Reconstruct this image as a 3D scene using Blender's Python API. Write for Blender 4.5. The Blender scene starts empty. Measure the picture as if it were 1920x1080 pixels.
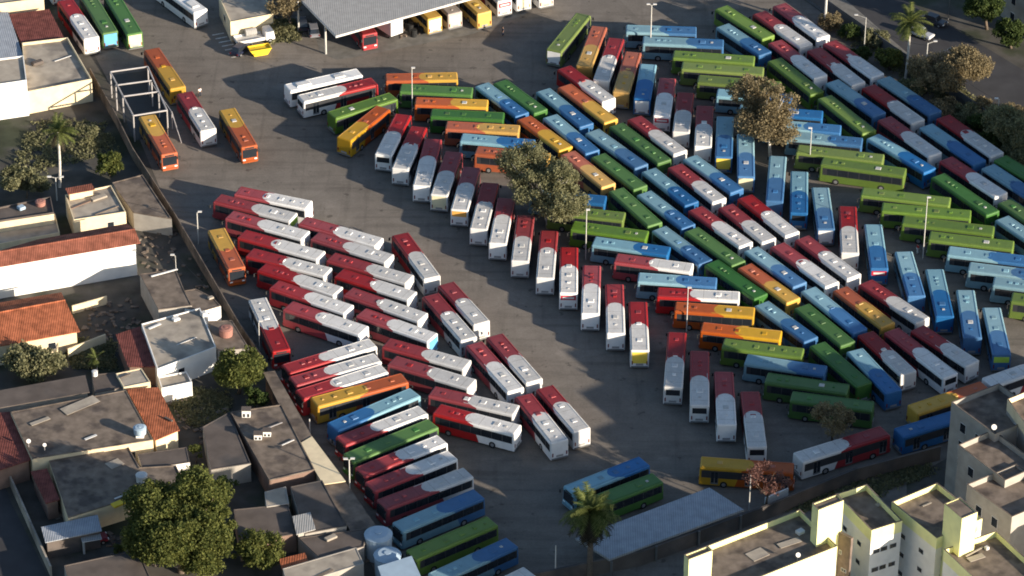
import bpy, bmesh, math, random
from mathutils import Vector, Matrix
random.seed(7)
R = math.radians
# ------------------------------------------------------------------ camera
FPX, PITCH, ROLL, CAMH = 6900.0, R(33.0), R(0.5), 282.0
CY = -CAMH / math.tan(PITCH)
sc = bpy.context.scene
cd = bpy.data.cameras.new('camera')
cd.sensor_width = 36.0
cd.lens = 36.0 * FPX / 1920.0
cd.clip_start, cd.clip_end = 5.0, 6000.0
cam = bpy.data.objects.new('camera', cd)
sc.collection.objects.link(cam)
fwd = Vector((0, math.cos(PITCH), -math.sin(PITCH)))
upv = Vector((0, math.sin(PITCH), math.cos(PITCH)))
rgt = Vector((1, 0, 0))
cr, sr = math.cos(ROLL), math.sin(ROLL)
# photo pixel (x right, y down) -> view ray, the same convention as the calibration
def ray(px, py):
    x = px - 960.0; y = -(py - 540.0)
    x, y = cr * x - sr * y, sr * x + cr * y
    return (rgt * x + upv * y + fwd * FPX)
cx_ = rgt * cr + upv * sr
cy_ = upv * cr - rgt * sr
M3 = Matrix((cx_, cy_, -fwd)).transposed()
cam.matrix_world = Matrix.Translation((0, CY, CAMH)) @ M3.to_4x4()
sc.camera = cam
def at(px, py, z=0.0):
    d = ray(px, py); k = (z - CAMH) / d.z
    return Vector((d.x * k, CY + d.y * k, z))
# ------------------------------------------------------------------ light
SUN_AZ, SUN_EL = R(-33.5), R(13.9)            # direction towards the sun, from +X
w = bpy.data.worlds.new('World'); sc.world = w; w.use_nodes = True
nt = w.node_tree
sky = nt.nodes.new('ShaderNodeTexSky'); sky.sky_type = 'NISHITA'; sky.sun_disc = False
sky.sun_elevation = SUN_EL; sky.sun_rotation = R(90) - SUN_AZ
sky.air_density = 1.0; sky.dust_density = 1.0; sky.ozone_density = 2.2
bg = nt.nodes['Background']; bg.inputs['Strength'].default_value = 0.095
nt.links.new(sky.outputs['Color'], bg.inputs['Color'])
sd = bpy.data.lights.new('sun', 'SUN'); sd.energy = 5.0; sd.angle = R(0.5); sd.color = (1.0, 0.88, 0.72)
sun = bpy.data.objects.new('sun', sd); sc.collection.objects.link(sun)
sv = Vector((math.cos(SUN_AZ) * math.cos(SUN_EL), math.sin(SUN_AZ) * math.cos(SUN_EL), math.sin(SUN_EL)))
sun.rotation_euler = sv.to_track_quat('Z', 'Y').to_euler(); sun.location = sv * 300
sc.view_settings.view_transform = 'Standard'; sc.view_settings.look = 'None'
sc.view_settings.gamma = 1.0; sc.view_settings.use_curve_mapping = False
sc.view_settings.exposure = 1.05
sc.cycles.filter_width = 1.8
C = sc.collection
# ------------------------------------------------------------------ materials
def newmat(name):
    m = bpy.data.materials.new(name); m.use_nodes = True
    return m, m.node_tree, m.node_tree.nodes['Principled BSDF']
def N(t, typ, **kw):
    n = t.nodes.new(typ)
    for k, v in kw.items(): setattr(n, k, v)
    return n
def mat(name, col, rough=0.8, var=0.15, scale=0.5, metal=0.0, spec=0.3, bump=0.0, coord='Object', detail=5.0, streak=None, col2=None, c2lo=0.5, c2hi=0.62):
    m, t, p = newmat(name)
    tc = N(t, 'ShaderNodeTexCoord')
    mp = N(t, 'ShaderNodeMapping')
    if streak: mp.inputs['Scale'].default_value = streak
    t.links.new(tc.outputs[coord], mp.inputs['Vector'])
    no = N(t, 'ShaderNodeTexNoise'); no.inputs['Scale'].default_value = scale; no.inputs['Detail'].default_value = detail
    t.links.new(mp.outputs['Vector'], no.inputs['Vector'])
    r = N(t, 'ShaderNodeMapRange'); r.inputs['From Min'].default_value = 0.3; r.inputs['From Max'].default_value = 0.7
    r.inputs['To Min'].default_value = 1 - var; r.inputs['To Max'].default_value = 1 + var
    t.links.new(no.outputs['Fac'], r.inputs['Value'])
    base = N(t, 'ShaderNodeRGB'); base.outputs[0].default_value = (*col, 1)
    src = base.outputs[0]
    if col2:
        n2 = N(t, 'ShaderNodeTexNoise'); n2.inputs['Scale'].default_value = scale * 0.37; n2.inputs['Detail'].default_value = 6
        t.links.new(mp.outputs['Vector'], n2.inputs['Vector'])
        r2 = N(t, 'ShaderNodeMapRange'); r2.inputs['From Min'].default_value = c2lo; r2.inputs['From Max'].default_value = c2hi
        t.links.new(n2.outputs['Fac'], r2.inputs['Value'])
        mx = N(t, 'ShaderNodeMix', data_type='RGBA'); mx.inputs['B'].default_value = (*col2, 1)
        t.links.new(r2.outputs['Result'], mx.inputs['Factor']); t.links.new(src, mx.inputs['A']); src = mx.outputs['Result']
    vm = N(t, 'ShaderNodeVectorMath', operation='SCALE')
    t.links.new(src, vm.inputs[0]); t.links.new(r.outputs['Result'], vm.inputs['Scale'])
    t.links.new(vm.outputs[0], p.inputs['Base Color'])
    p.inputs['Roughness'].default_value = rough; p.inputs['Metallic'].default_value = metal
    p.inputs['Specular IOR Level'].default_value = spec
    if bump:
        b = N(t, 'ShaderNodeBump'); b.inputs['Strength'].default_value = bump; b.inputs['Distance'].default_value = 0.05
        t.links.new(no.outputs['Fac'], b.inputs['Height']); t.links.new(b.outputs['Normal'], p.inputs['Normal'])
    return m
def livery(name, front, rear, xb=-0.3, tongue=1.3, jitter=0.16, hue=0.003, dirt=0.22, roofdirt=0.12):
    """two-colour bus paint: rear colour reaches forward over the roof in a rounded tongue"""
    m, t, p = newmat(name)
    tc = N(t, 'ShaderNodeTexCoord'); oi = N(t, 'ShaderNodeObjectInfo')
    sp = N(t, 'ShaderNodeSeparateXYZ'); t.links.new(tc.outputs['Object'], sp.inputs[0])
    def mth(op, a, b=None, c=None, clamp=False):
        n = N(t, 'ShaderNodeMath', operation=op); n.use_clamp = clamp
        for i, v in enumerate((a, b, c)):
            if v is None: continue
            if isinstance(v, (int, float)): n.inputs[i].default_value = v
            else: t.links.new(v, n.inputs[i])
        return n.outputs[0]
    if rear is not None:
        yn = mth('MULTIPLY', sp.outputs['Y'], 1 / 1.28)
        y2 = mth('MULTIPLY', yn, yn)
        one = mth('SUBTRACT', 1.0, y2)
        root = mth('SQRT', mth('MAXIMUM', one, 0.0))
        off = mth('MULTIPLY', mth('SUBTRACT', oi.outputs['Random'], 0.5), 1.3)
        lim = mth('ADD', mth('ADD', xb - tongue * 0.5, off), mth('MULTIPLY', root, tongue))
        # towards the skirt the front colour sweeps back
        lim = mth('SUBTRACT', lim, mth('MULTIPLY', mth('SUBTRACT', 3.0, sp.outputs['Z']), 0.35))
        fac = mth('GREATER_THAN', sp.outputs['X'], lim)
        mx = N(t, 'ShaderNodeMix', data_type='RGBA')
        mx.inputs['A'].default_value = (*rear, 1); mx.inputs['B'].default_value = (*front, 1)
        t.links.new(fac, mx.inputs['Factor']); src = mx.outputs['Result']
    else:
        b = N(t, 'ShaderNodeRGB'); b.outputs[0].default_value = (*front, 1); src = b.outputs[0]
    hs = N(t, 'ShaderNodeHueSaturation')
    t.links.new(src, hs.inputs['Color'])
    rnd2 = mth('FRACT', mth('MULTIPLY', oi.outputs['Random'], 7.31))
    rnd3 = mth('FRACT', mth('MULTIPLY', oi.outputs['Random'], 13.7))
    t.links.new(mth('ADD', 0.5 - hue, mth('MULTIPLY', rnd3, hue * 2)), hs.inputs['Hue'])
    t.links.new(mth('ADD', 1 - jitter * 1.2, mth('MULTIPLY', rnd2, jitter * 2.2)), hs.inputs['Value'])
    t.links.new(mth('ADD', 0.86, mth('MULTIPLY', rnd3, 0.2)), hs.inputs['Saturation'])
    # roof grime: streaky noise offset per bus
    av = N(t, 'ShaderNodeVectorMath', operation='ADD'); cmb = N(t, 'ShaderNodeCombineXYZ')
    t.links.new(mth('MULTIPLY', oi.outputs['Random'], 97.0), cmb.inputs['X'])
    t.links.new(tc.outputs['Object'], av.inputs[0]); t.links.new(cmb.outputs[0], av.inputs[1])
    no = N(t, 'ShaderNodeTexNoise'); no.inputs['Scale'].default_value = 0.9; no.inputs['Detail'].default_value = 6; no.inputs['Roughness'].default_value = 0.65
    t.links.new(av.outputs[0], no.inputs['Vector'])
    mr = N(t, 'ShaderNodeMapRange'); mr.inputs['From Min'].default_value = 0.42; mr.inputs['From Max'].default_value = 0.72
    mr.inputs['To Min'].default_value = 0.04; mr.inputs['To Max'].default_value = dirt
    t.links.new(no.outputs['Fac'], mr.inputs['Value'])
    dm = N(t, 'ShaderNodeMix', data_type='RGBA'); dm.inputs['B'].default_value = (0.17, 0.145, 0.125, 1)
    ge = N(t, 'ShaderNodeNewGeometry'); sn = N(t, 'ShaderNodeSeparateXYZ'); t.links.new(ge.outputs['Normal'], sn.inputs[0])
    up = mth('MULTIPLY', mth('MAXIMUM', mth('SUBTRACT', sn.outputs['Z'], 0.6), 0.0), roofdirt / 0.4)
    n3 = N(t, 'ShaderNodeTexNoise'); n3.inputs['Scale'].default_value = 5.0; n3.inputs['Detail'].default_value = 4
    t.links.new(av.outputs[0], n3.inputs['Vector'])
    up = mth('MULTIPLY', up, mth('ADD', 0.45, mth('MULTIPLY', n3.outputs['Fac'], 1.1)))
    # sheet seams across the roof
    seam = mth('LESS_THAN', mth('FRACT', mth('MULTIPLY', mth('ADD', sp.outputs['X'], 20.0), 0.47)), 0.045)
    up = mth('ADD', up, mth('MULTIPLY', seam, mth('MULTIPLY', up, 0.8)))
    tot = mth('ADD', mr.outputs['Result'], up, clamp=True)
    t.links.new(tot, dm.inputs['Factor'])
    grime = N(t, 'ShaderNodeMix', data_type='RGBA', blend_type='MULTIPLY'); grime.inputs['Factor'].default_value = 1.0
    grime.inputs['B'].default_value = (0.36, 0.33, 0.30, 1); t.links.new(hs.outputs['Color'], grime.inputs['A'])
    t.links.new(grime.outputs['Result'], dm.inputs['B']); t.links.new(hs.outputs['Color'], dm.inputs['A'])
    t.links.new(dm.outputs['Result'], p.inputs['Base Color'])
    p.inputs['Roughness'].default_value = 0.5; p.inputs['Specular IOR Level'].default_value = 0.35
    return m
RED, WHT = (0.345, 0.026, 0.032), (0.76, 0.74, 0.71)
LBL, DBL = (0.19, 0.35, 0.42), (0.026, 0.13, 0.31)
M = {}
M['RW'] = livery('paint_red_white', RED, WHT, xb=0.25, tongue=1.6, roofdirt=0.38)
M['B'] = livery('paint_two_blues', LBL, DBL, xb=-0.6, tongue=1.6, roofdirt=0.08)
M['OY'] = livery('paint_orange_yellow', (0.40, 0.085, 0.022), (0.52, 0.29, 0.035), xb=-0.1, tongue=1.5, roofdirt=0.06)
M['G'] = livery('paint_green', (0.125, 0.20, 0.03), None, hue=0.02, jitter=0.2)
M['D'] = livery('paint_dark_green', (0.06, 0.16, 0.03), None, hue=0.02, jitter=0.2)
M['W'] = livery('paint_white', (0.78, 0.76, 0.73), None, jitter=0.05, roofdirt=0.1)
M['Y'] = livery('paint_yellow', (0.62, 0.36, 0.02), None, jitter=0.1)
M['E'] = livery('paint_beige', (0.42, 0.36, 0.32), None, jitter=0.1)
M['U'] = livery('paint_blue', (0.035, 0.14, 0.32), None, jitter=0.1)
M['glass'] = mat('dark_glass', (0.018, 0.022, 0.028), rough=0.12, var=0.1, spec=0.6)
M['rubber'] = mat('rubber', (0.02, 0.02, 0.02), rough=0.9)
M['rim'] = mat('wheel_rim', (0.3, 0.3, 0.3), rough=0.5, metal=0.4)
M['hatchw'] = mat('worn_white_hatch', (0.42, 0.41, 0.39), rough=0.6)
M['grille'] = mat('grille_grey', (0.3, 0.29, 0.28), rough=0.7)
M['trim'] = mat('grey_trim', (0.16, 0.16, 0.16), rough=0.6)
M['ltrim'] = mat('pale_trim', (0.6, 0.58, 0.55), rough=0.5)
M['band'] = mat('dark_band', (0.035, 0.036, 0.04), rough=0.35, spec=0.5)
M['black'] = mat('black_plastic', (0.03, 0.03, 0.03), rough=0.6)
M['lamp'] = mat('head_lamp', (0.75, 0.75, 0.72), rough=0.2)
M['tail'] = mat('tail_lamp', (0.16, 0.02, 0.02), rough=0.3)
M['asphalt'] = mat('asphalt', (0.118, 0.104, 0.088), rough=0.95, var=0.13, scale=0.22, spec=0.12, col2=(0.092, 0.083, 0.072), c2lo=0.42, c2hi=0.7, detail=9)
def asphalt():
    m, t, p = newmat('yard_asphalt'); tc = N(t, 'ShaderNodeTexCoord')
    def noise(scale, detail, stretch=None, rot=0.0, rough=0.55):
        mp = N(t, 'ShaderNodeMapping'); mp.inputs['Rotation'].default_value = (0, 0, rot)
        if stretch: mp.inputs['Scale'].default_value = stretch
        t.links.new(tc.outputs['Object'], mp.inputs['Vector'])
        n = N(t, 'ShaderNodeTexNoise'); n.inputs['Scale'].default_value = scale; n.inputs['Detail'].default_value = detail; n.inputs['Roughness'].default_value = rough
        t.links.new(mp.outputs[0], n.inputs['Vector']); return n.outputs['Fac']
    def rng(src, a, b, c, d):
        r_ = N(t, 'ShaderNodeMapRange'); t.links.new(src, r_.inputs['Value'])
        for k, v in zip(('From Min', 'From Max', 'To Min', 'To Max'), (a, b, c, d)): r_.inputs[k].default_value = v
        return r_.outputs['Result']
    def mul(a, b):
        n = N(t, 'ShaderNodeMath', operation='MULTIPLY'); t.links.new(a, n.inputs[0]); t.links.new(b, n.inputs[1]); return n.outputs[0]
    big = rng(noise(0.035, 4), .35, .65, .84, 1.12)
    mid = rng(noise(0.35, 8, rough=.7), .3, .7, .86, 1.14)
    fine = rng(noise(3.5, 4), .3, .7, .90, 1.10)
    trk = rng(noise(0.5, 5, (0.09, 1.3, 1), R(-62)), .50, .66, 1.0, .80)      # tyre tracks down the long lane
    trk2 = rng(noise(0.5, 5, (1.3, 0.09, 1), R(-62)), .56, .68, 1.0, .86)
    spots = rng(noise(0.55, 3), .64, .70, 1.0, .62)                         # oil drips
    pale = rng(noise(0.16, 6, rough=.6), .60, .68, 1.0, 1.18)
    vo = N(t, 'ShaderNodeTexVoronoi'); vo.inputs['Scale'].default_value = 0.09; t.links.new(tc.outputs['Object'], vo.inputs['Vector'])
    sx = N(t, 'ShaderNodeSeparateColor'); t.links.new(vo.outputs['Color'], sx.inputs[0])
    pat = rng(sx.outputs[0], 0, 1, .93, 1.07)                               # relaid patches
    v = big
    for q in (mid, fine, trk, trk2, spots, pale, pat): v = mul(v, q)
    vm = N(t, 'ShaderNodeVectorMath', operation='SCALE'); vm.inputs[0].default_value = (0.176, 0.153, 0.130); t.links.new(v, vm.inputs['Scale'])
    t.links.new(vm.outputs[0], p.inputs['Base Color']); p.inputs['Roughness'].default_value = .95; p.inputs['Specular IOR Level'].default_value = .1
    return m
M['asphalt'] = asphalt()
M['ground'] = mat('dirt_ground', (0.085, 0.078, 0.068), rough=1.0, var=0.3, scale=0.3, spec=0.1, col2=(0.05, 0.055, 0.035))
M['road'] = mat('road_asphalt', (0.055, 0.053, 0.055), rough=0.95, var=0.15, scale=0.3, spec=0.15)
M['pave'] = mat('pavement', (0.16, 0.15, 0.135), rough=0.95, var=0.2, scale=0.8, spec=0.15)
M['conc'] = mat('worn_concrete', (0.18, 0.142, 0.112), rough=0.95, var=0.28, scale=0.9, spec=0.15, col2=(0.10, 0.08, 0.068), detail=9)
M['lconc'] = mat('pale_concrete', (0.36, 0.31, 0.25), rough=0.95, var=0.18, scale=0.6, spec=0.15, col2=(0.22, 0.19, 0.16))
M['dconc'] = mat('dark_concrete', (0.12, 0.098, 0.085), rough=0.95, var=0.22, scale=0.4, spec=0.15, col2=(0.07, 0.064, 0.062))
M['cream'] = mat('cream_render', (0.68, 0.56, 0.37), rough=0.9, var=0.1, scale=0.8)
M['white'] = mat('white_render', (0.74, 0.72, 0.68), rough=0.9, var=0.07, scale=0.8)
M['grey'] = mat('grey_render', (0.34, 0.31, 0.27), rough=0.9, var=0.14, scale=0.7)
M['brownw'] = mat('brown_render', (0.2, 0.13, 0.10), rough=0.9, var=0.2, scale=0.7)
M['yel'] = mat('lime_yellow_render', (0.78, 0.755, 0.38), rough=0.85, var=0.07, scale=0.8)
M['brick'] = mat('brown_cladding', (0.16, 0.12, 0.10), rough=0.9, var=0.25, scale=1.5)
M['slate'] = mat('blue_grey_sheet', (0.27, 0.31, 0.35), rough=0.5, var=0.13, scale=0.4, streak=(1, 6, 1))
M['sheet'] = mat('grey_sheet', (0.34, 0.33, 0.32), rough=0.6, var=0.09, scale=0.35)
M['metal'] = mat('white_metal', (0.36, 0.335, 0.325), rough=0.5)
M['pole'] = mat('pole_concrete', (0.5, 0.48, 0.44), rough=0.8)
M['dpole'] = mat('dark_pole', (0.12, 0.115, 0.11), rough=0.8)
M['bark'] = mat('bark', (0.13, 0.10, 0.075), rough=1, var=0.3, scale=4)
M['pbark'] = mat('pale_bark', (0.5, 0.46, 0.4), rough=1, var=0.3, scale=2)
M['tank'] = mat('tank_blue', (0.33, 0.42, 0.50), rough=0.6, var=0.08, scale=0.8)
M['pinkt'] = mat('pink_tank', (0.30, 0.14, 0.11), rough=0.8)
M['skin'] = mat('skin', (0.3, 0.17, 0.11), rough=0.6)
M['cdark'] = mat('cloth_dark', (0.03, 0.035, 0.05), rough=0.9)
M['cred'] = mat('cloth_red', (0.45, 0.03, 0.03), rough=0.9)
M['cwhite'] = mat('cloth_white', (0.7, 0.7, 0.68), rough=0.9)
M['skip'] = mat('yellow_skip', (0.75, 0.5, 0.03), rough=0.6)
M['green'] = mat('green_paint', (0.03, 0.09, 0.06), rough=0.8)
M['paint'] = mat('road_paint', (0.5, 0.48, 0.45), rough=0.9, var=0.4, scale=1.5)
def tiles(name, col, period=0.32, lo=0.6, hi=1.3):
    """clay roof: rows of tiles as a fine wave in colour and relief"""
    m, t, p = newmat(name)
    tc = N(t, 'ShaderNodeTexCoord')
    wv = N(t, 'ShaderNodeTexWave'); wv.bands_direction = 'X'; wv.inputs['Scale'].default_value = 1.0 / (period * 3.1); wv.inputs['Distortion'].default_value = 0.6
    t.links.new(tc.outputs['Object'], wv.inputs['Vector'])
    no = N(t, 'ShaderNodeTexNoise'); no.inputs['Scale'].default_value = 0.9; no.inputs['Detail'].default_value = 8
    t.links.new(tc.outputs['Object'], no.inputs['Vector'])
    a = N(t, 'ShaderNodeMapRange'); a.inputs['To Min'].default_value = 0.85; a.inputs['To Max'].default_value = 1.08; t.links.new(wv.outputs['Fac'], a.inputs['Value'])
    b = N(t, 'ShaderNodeMapRange'); b.inputs['From Min'].default_value = 0.3; b.inputs['From Max'].default_value = 0.7; b.inputs['To Min'].default_value = lo; b.inputs['To Max'].default_value = hi; t.links.new(no.outputs['Fac'], b.inputs['Value'])
    mu = N(t, 'ShaderNodeMath', operation='MULTIPLY'); t.links.new(a.outputs[0], mu.inputs[0]); t.links.new(b.outputs[0], mu.inputs[1])
    vm = N(t, 'ShaderNodeVectorMath', operation='SCALE'); vm.inputs[0].default_value = col; t.links.new(mu.outputs[0], vm.inputs['Scale'])
    t.links.new(vm.outputs[0], p.inputs['Base Color']); p.inputs['Roughness'].default_value = 0.9; p.inputs['Specular IOR Level'].default_value = 0.15
    bp = N(t, 'ShaderNodeBump'); bp.inputs['Strength'].default_value = 0.4; bp.inputs['Distance'].default_value = 0.05
    t.links.new(wv.outputs['Fac'], bp.inputs['Height']); t.links.new(bp.outputs['Normal'], p.inputs['Normal'])
    return m
M['tile'] = tiles('clay_tiles', (0.24, 0.085, 0.055))
M['otile'] = tiles('orange_tiles', (0.36, 0.115, 0.055))
M['dtile'] = tiles('dark_red_tiles', (0.17, 0.055, 0.045))
M['sheet'] = tiles('grey_ribbed_sheet', (0.34, 0.33, 0.315), .3, .88, 1.1)
M['slate'] = tiles('blue_grey_ribbed_sheet', (0.32, 0.34, 0.37), .3, .85, 1.12)
M['fibre'] = tiles('fibre_cement_sheets', (0.17, 0.15, 0.135), 0.5)
def leafmat(name, c1, c2):
    m, t, p = newmat(name)
    g = N(t, 'ShaderNodeNewGeometry'); tc = N(t, 'ShaderNodeTexCoord')
    no = N(t, 'ShaderNodeTexNoise'); no.inputs['Scale'].default_value = 0.7; no.inputs['Detail'].default_value = 3
    t.links.new(tc.outputs['Object'], no.inputs['Vector'])
    ad = N(t, 'ShaderNodeMath', operation='ADD'); t.links.new(g.outputs['Random Per Island'], ad.inputs[0]); t.links.new(no.outputs['Fac'], ad.inputs[1])
    mr = N(t, 'ShaderNodeMapRange'); mr.inputs['From Min'].default_value = 0.4; mr.inputs['From Max'].default_value = 1.5; t.links.new(ad.outputs[0], mr.inputs['Value'])
    mx = N(t, 'ShaderNodeMix', data_type='RGBA'); mx.inputs['A'].default_value = (*c1, 1); mx.inputs['B'].default_value = (*c2, 1)
    t.links.new(mr.outputs[0], mx.inputs['Factor']); t.links.new(mx.outputs['Result'], p.inputs['Base Color'])
    p.inputs['Roughness'].default_value = 0.75; p.inputs['Specular IOR Level'].default_value = 0.2
    tl = N(t, 'ShaderNodeBsdfTranslucent'); t.links.new(mx.outputs['Result'], tl.inputs['Color'])
    ms = N(t, 'ShaderNodeMixShader'); ms.inputs[0].default_value = 0.5
    t.links.new(p.outputs[0], ms.inputs[1]); t.links.new(tl.outputs[0], ms.inputs[2])
    t.links.new(ms.outputs[0], t.nodes['Material Output'].inputs['Surface'])
    return m
M['leafG'] = leafmat('leaves_green', (0.045, 0.066, 0.018), (0.18, 0.19, 0.052))
M['leafO'] = leafmat('leaves_olive', (0.125, 0.13, 0.065), (0.29, 0.275, 0.15))
M['leafB'] = leafmat('leaves_brown', (0.15, 0.122, 0.07), (0.33, 0.265, 0.15))
M['leafD'] = leafmat('leaves_dark', (0.03, 0.055, 0.015), (0.09, 0.12, 0.035))
M['leafR'] = leafmat('leaves_pink', (0.14, 0.065, 0.05), (0.30, 0.16, 0.13))
M['palm'] = leafmat('palm_leaves', (0.05, 0.075, 0.015), (0.2, 0.22, 0.07))
M['deadp'] = leafmat('dead_palm_leaves', (0.035, 0.03, 0.02), (0.08, 0.065, 0.04))
# ------------------------------------------------------------------ helpers
def box(bm, x0, x1, y0, y1, z0, z1, mi=0):
    v = [bm.verts.new(p) for p in ((x0,y0,z0),(x1,y0,z0),(x1,y1,z0),(x0,y1,z0),(x0,y0,z1),(x1,y0,z1),(x1,y1,z1),(x0,y1,z1))]
    fs = [(3,2,1,0),(4,5,6,7),(0,1,5,4),(1,2,6,5),(2,3,7,6),(3,0,4,7)]
    out = []
    for f in fs:
        fc = bm.faces.new([v[i] for i in f]); fc.material_index = mi; out.append(fc)
    return v, out
def prism(bm, pts, z0, z1, mi=0, top=True):
    """vertical prism over a polygon (Vectors, any winding); z1 may be a list"""
    a = sum(pts[i].x * pts[(i+1) % len(pts)].y - pts[(i+1) % len(pts)].x * pts[i].y for i in range(len(pts)))
    if a < 0: pts = list(reversed(pts))
    lo = [bm.verts.new((p.x, p.y, z0)) for p in pts]; hi = [bm.verts.new((p.x, p.y, z1)) for p in pts]
    n = len(pts)
    for i in range(n):
        f = bm.faces.new((lo[i], lo[(i+1) % n], hi[(i+1) % n], hi[i])); f.material_index = mi
    f = bm.faces.new(hi); f.material_index = mi
    f = bm.faces.new(list(reversed(lo))); f.material_index = mi
def tube(bm, a, b, r0, r1=None, seg=8):
    r1 = r0 if r1 is None else r1
    a, b = Vector(a), Vector(b); d = (b - a)
    if d.length < 1e-6: return
    q = d.to_track_quat('Z', 'Y')
    A = []; B = []
    for i in range(seg):
        t = 2 * math.pi * i / seg; o = Vector((math.cos(t), math.sin(t), 0))
        A.append(bm.verts.new(a + q @ (o * r0))); B.append(bm.verts.new(b + q @ (o * max(r1, 0.001))))
    for i in range(seg):
        j = (i + 1) % seg; bm.faces.new((A[i], A[j], B[j], B[i]))
    bm.faces.new(list(reversed(A))); bm.faces.new(B)
def obj(name, bm, m, parent=None, smooth=False, loc=None):
    me = bpy.data.meshes.new(name); bm.normal_update(); bm.to_mesh(me); bm.free()
    for x in (m if isinstance(m, list) else [m]): me.materials.append(x)
    if smooth:
        for p in me.polygons: p.use_smooth = True
    o = bpy.data.objects.new(name, me); C.objects.link(o)
    if parent is not None: o.parent = parent
    if loc is not None: o.location = loc
    return o
def thing(name, label, cat, loc=(0,0,0), rz=0.0, group=None):
    o = bpy.data.objects.new(name, None); C.objects.link(o); o.location = loc; o.rotation_euler = (0, 0, rz)
    o.empty_display_size = 0.5
    o['label'] = label; o['category'] = cat
    if group: o['group'] = group
    return o
def tag(o, label, cat, group=None):
    o['label'] = label; o['category'] = cat
    if group: o['group'] = group
    return o
def struct(name, bm, m):
    o = obj(name, bm, m); o['kind'] = 'structure'; return o
def P(s): return [tuple(map(float, q.split(','))) for q in s.split()]
def poly(s, z): return [at(x, y, z) for x, y in P(s)]
# ------------------------------------------------------------------ ground sheets
def sheet(name, s, z, m, grid=0):
    bm = bmesh.new(); pts = poly(s, 0.0)
    a = sum(pts[i].x * pts[(i+1) % len(pts)].y - pts[(i+1) % len(pts)].x * pts[i].y for i in range(len(pts)))
    if a < 0: pts.reverse()
    bm.faces.new([bm.verts.new((p.x, p.y, z)) for p in pts])
    return struct(name, bm, m)
bm = bmesh.new()
bm.faces.new([bm.verts.new(v) for v in ((-2500,-1500,0),(2500,-1500,0),(2500,4000,0),(-2500,4000,0))])
struct('ground', bm, M['ground'])
sheet('bus_depot_yard', '90,-60 262,262 330,425 432,600 500,690 560,830 655,985 720,1100 740,1300 1700,1300 1700,900 1960,760 2150,700 2600,640 1990,345 1480,-20 1380,-140 600,-140', 0.004, M['asphalt'])
sheet('road', '1540,-40 1600,-60 2200,300 2500,480 2330,560 1990,330 1760,150', 0.008, M['road'])
sheet('pavement', '1480,-22 1540,-40 1760,150 1990,330 2330,560 2300,580 1990,347', 0.012, M['pave'])
sheet('side_road', '-60,880 0,880 20,940 105,1110 -80,1110', 0.008, M['road'])
sheet('apron', '600,100 632,112 662,108 885,64 980,30 1100,-60 560,-60', 0.012, M['pave'])
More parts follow.
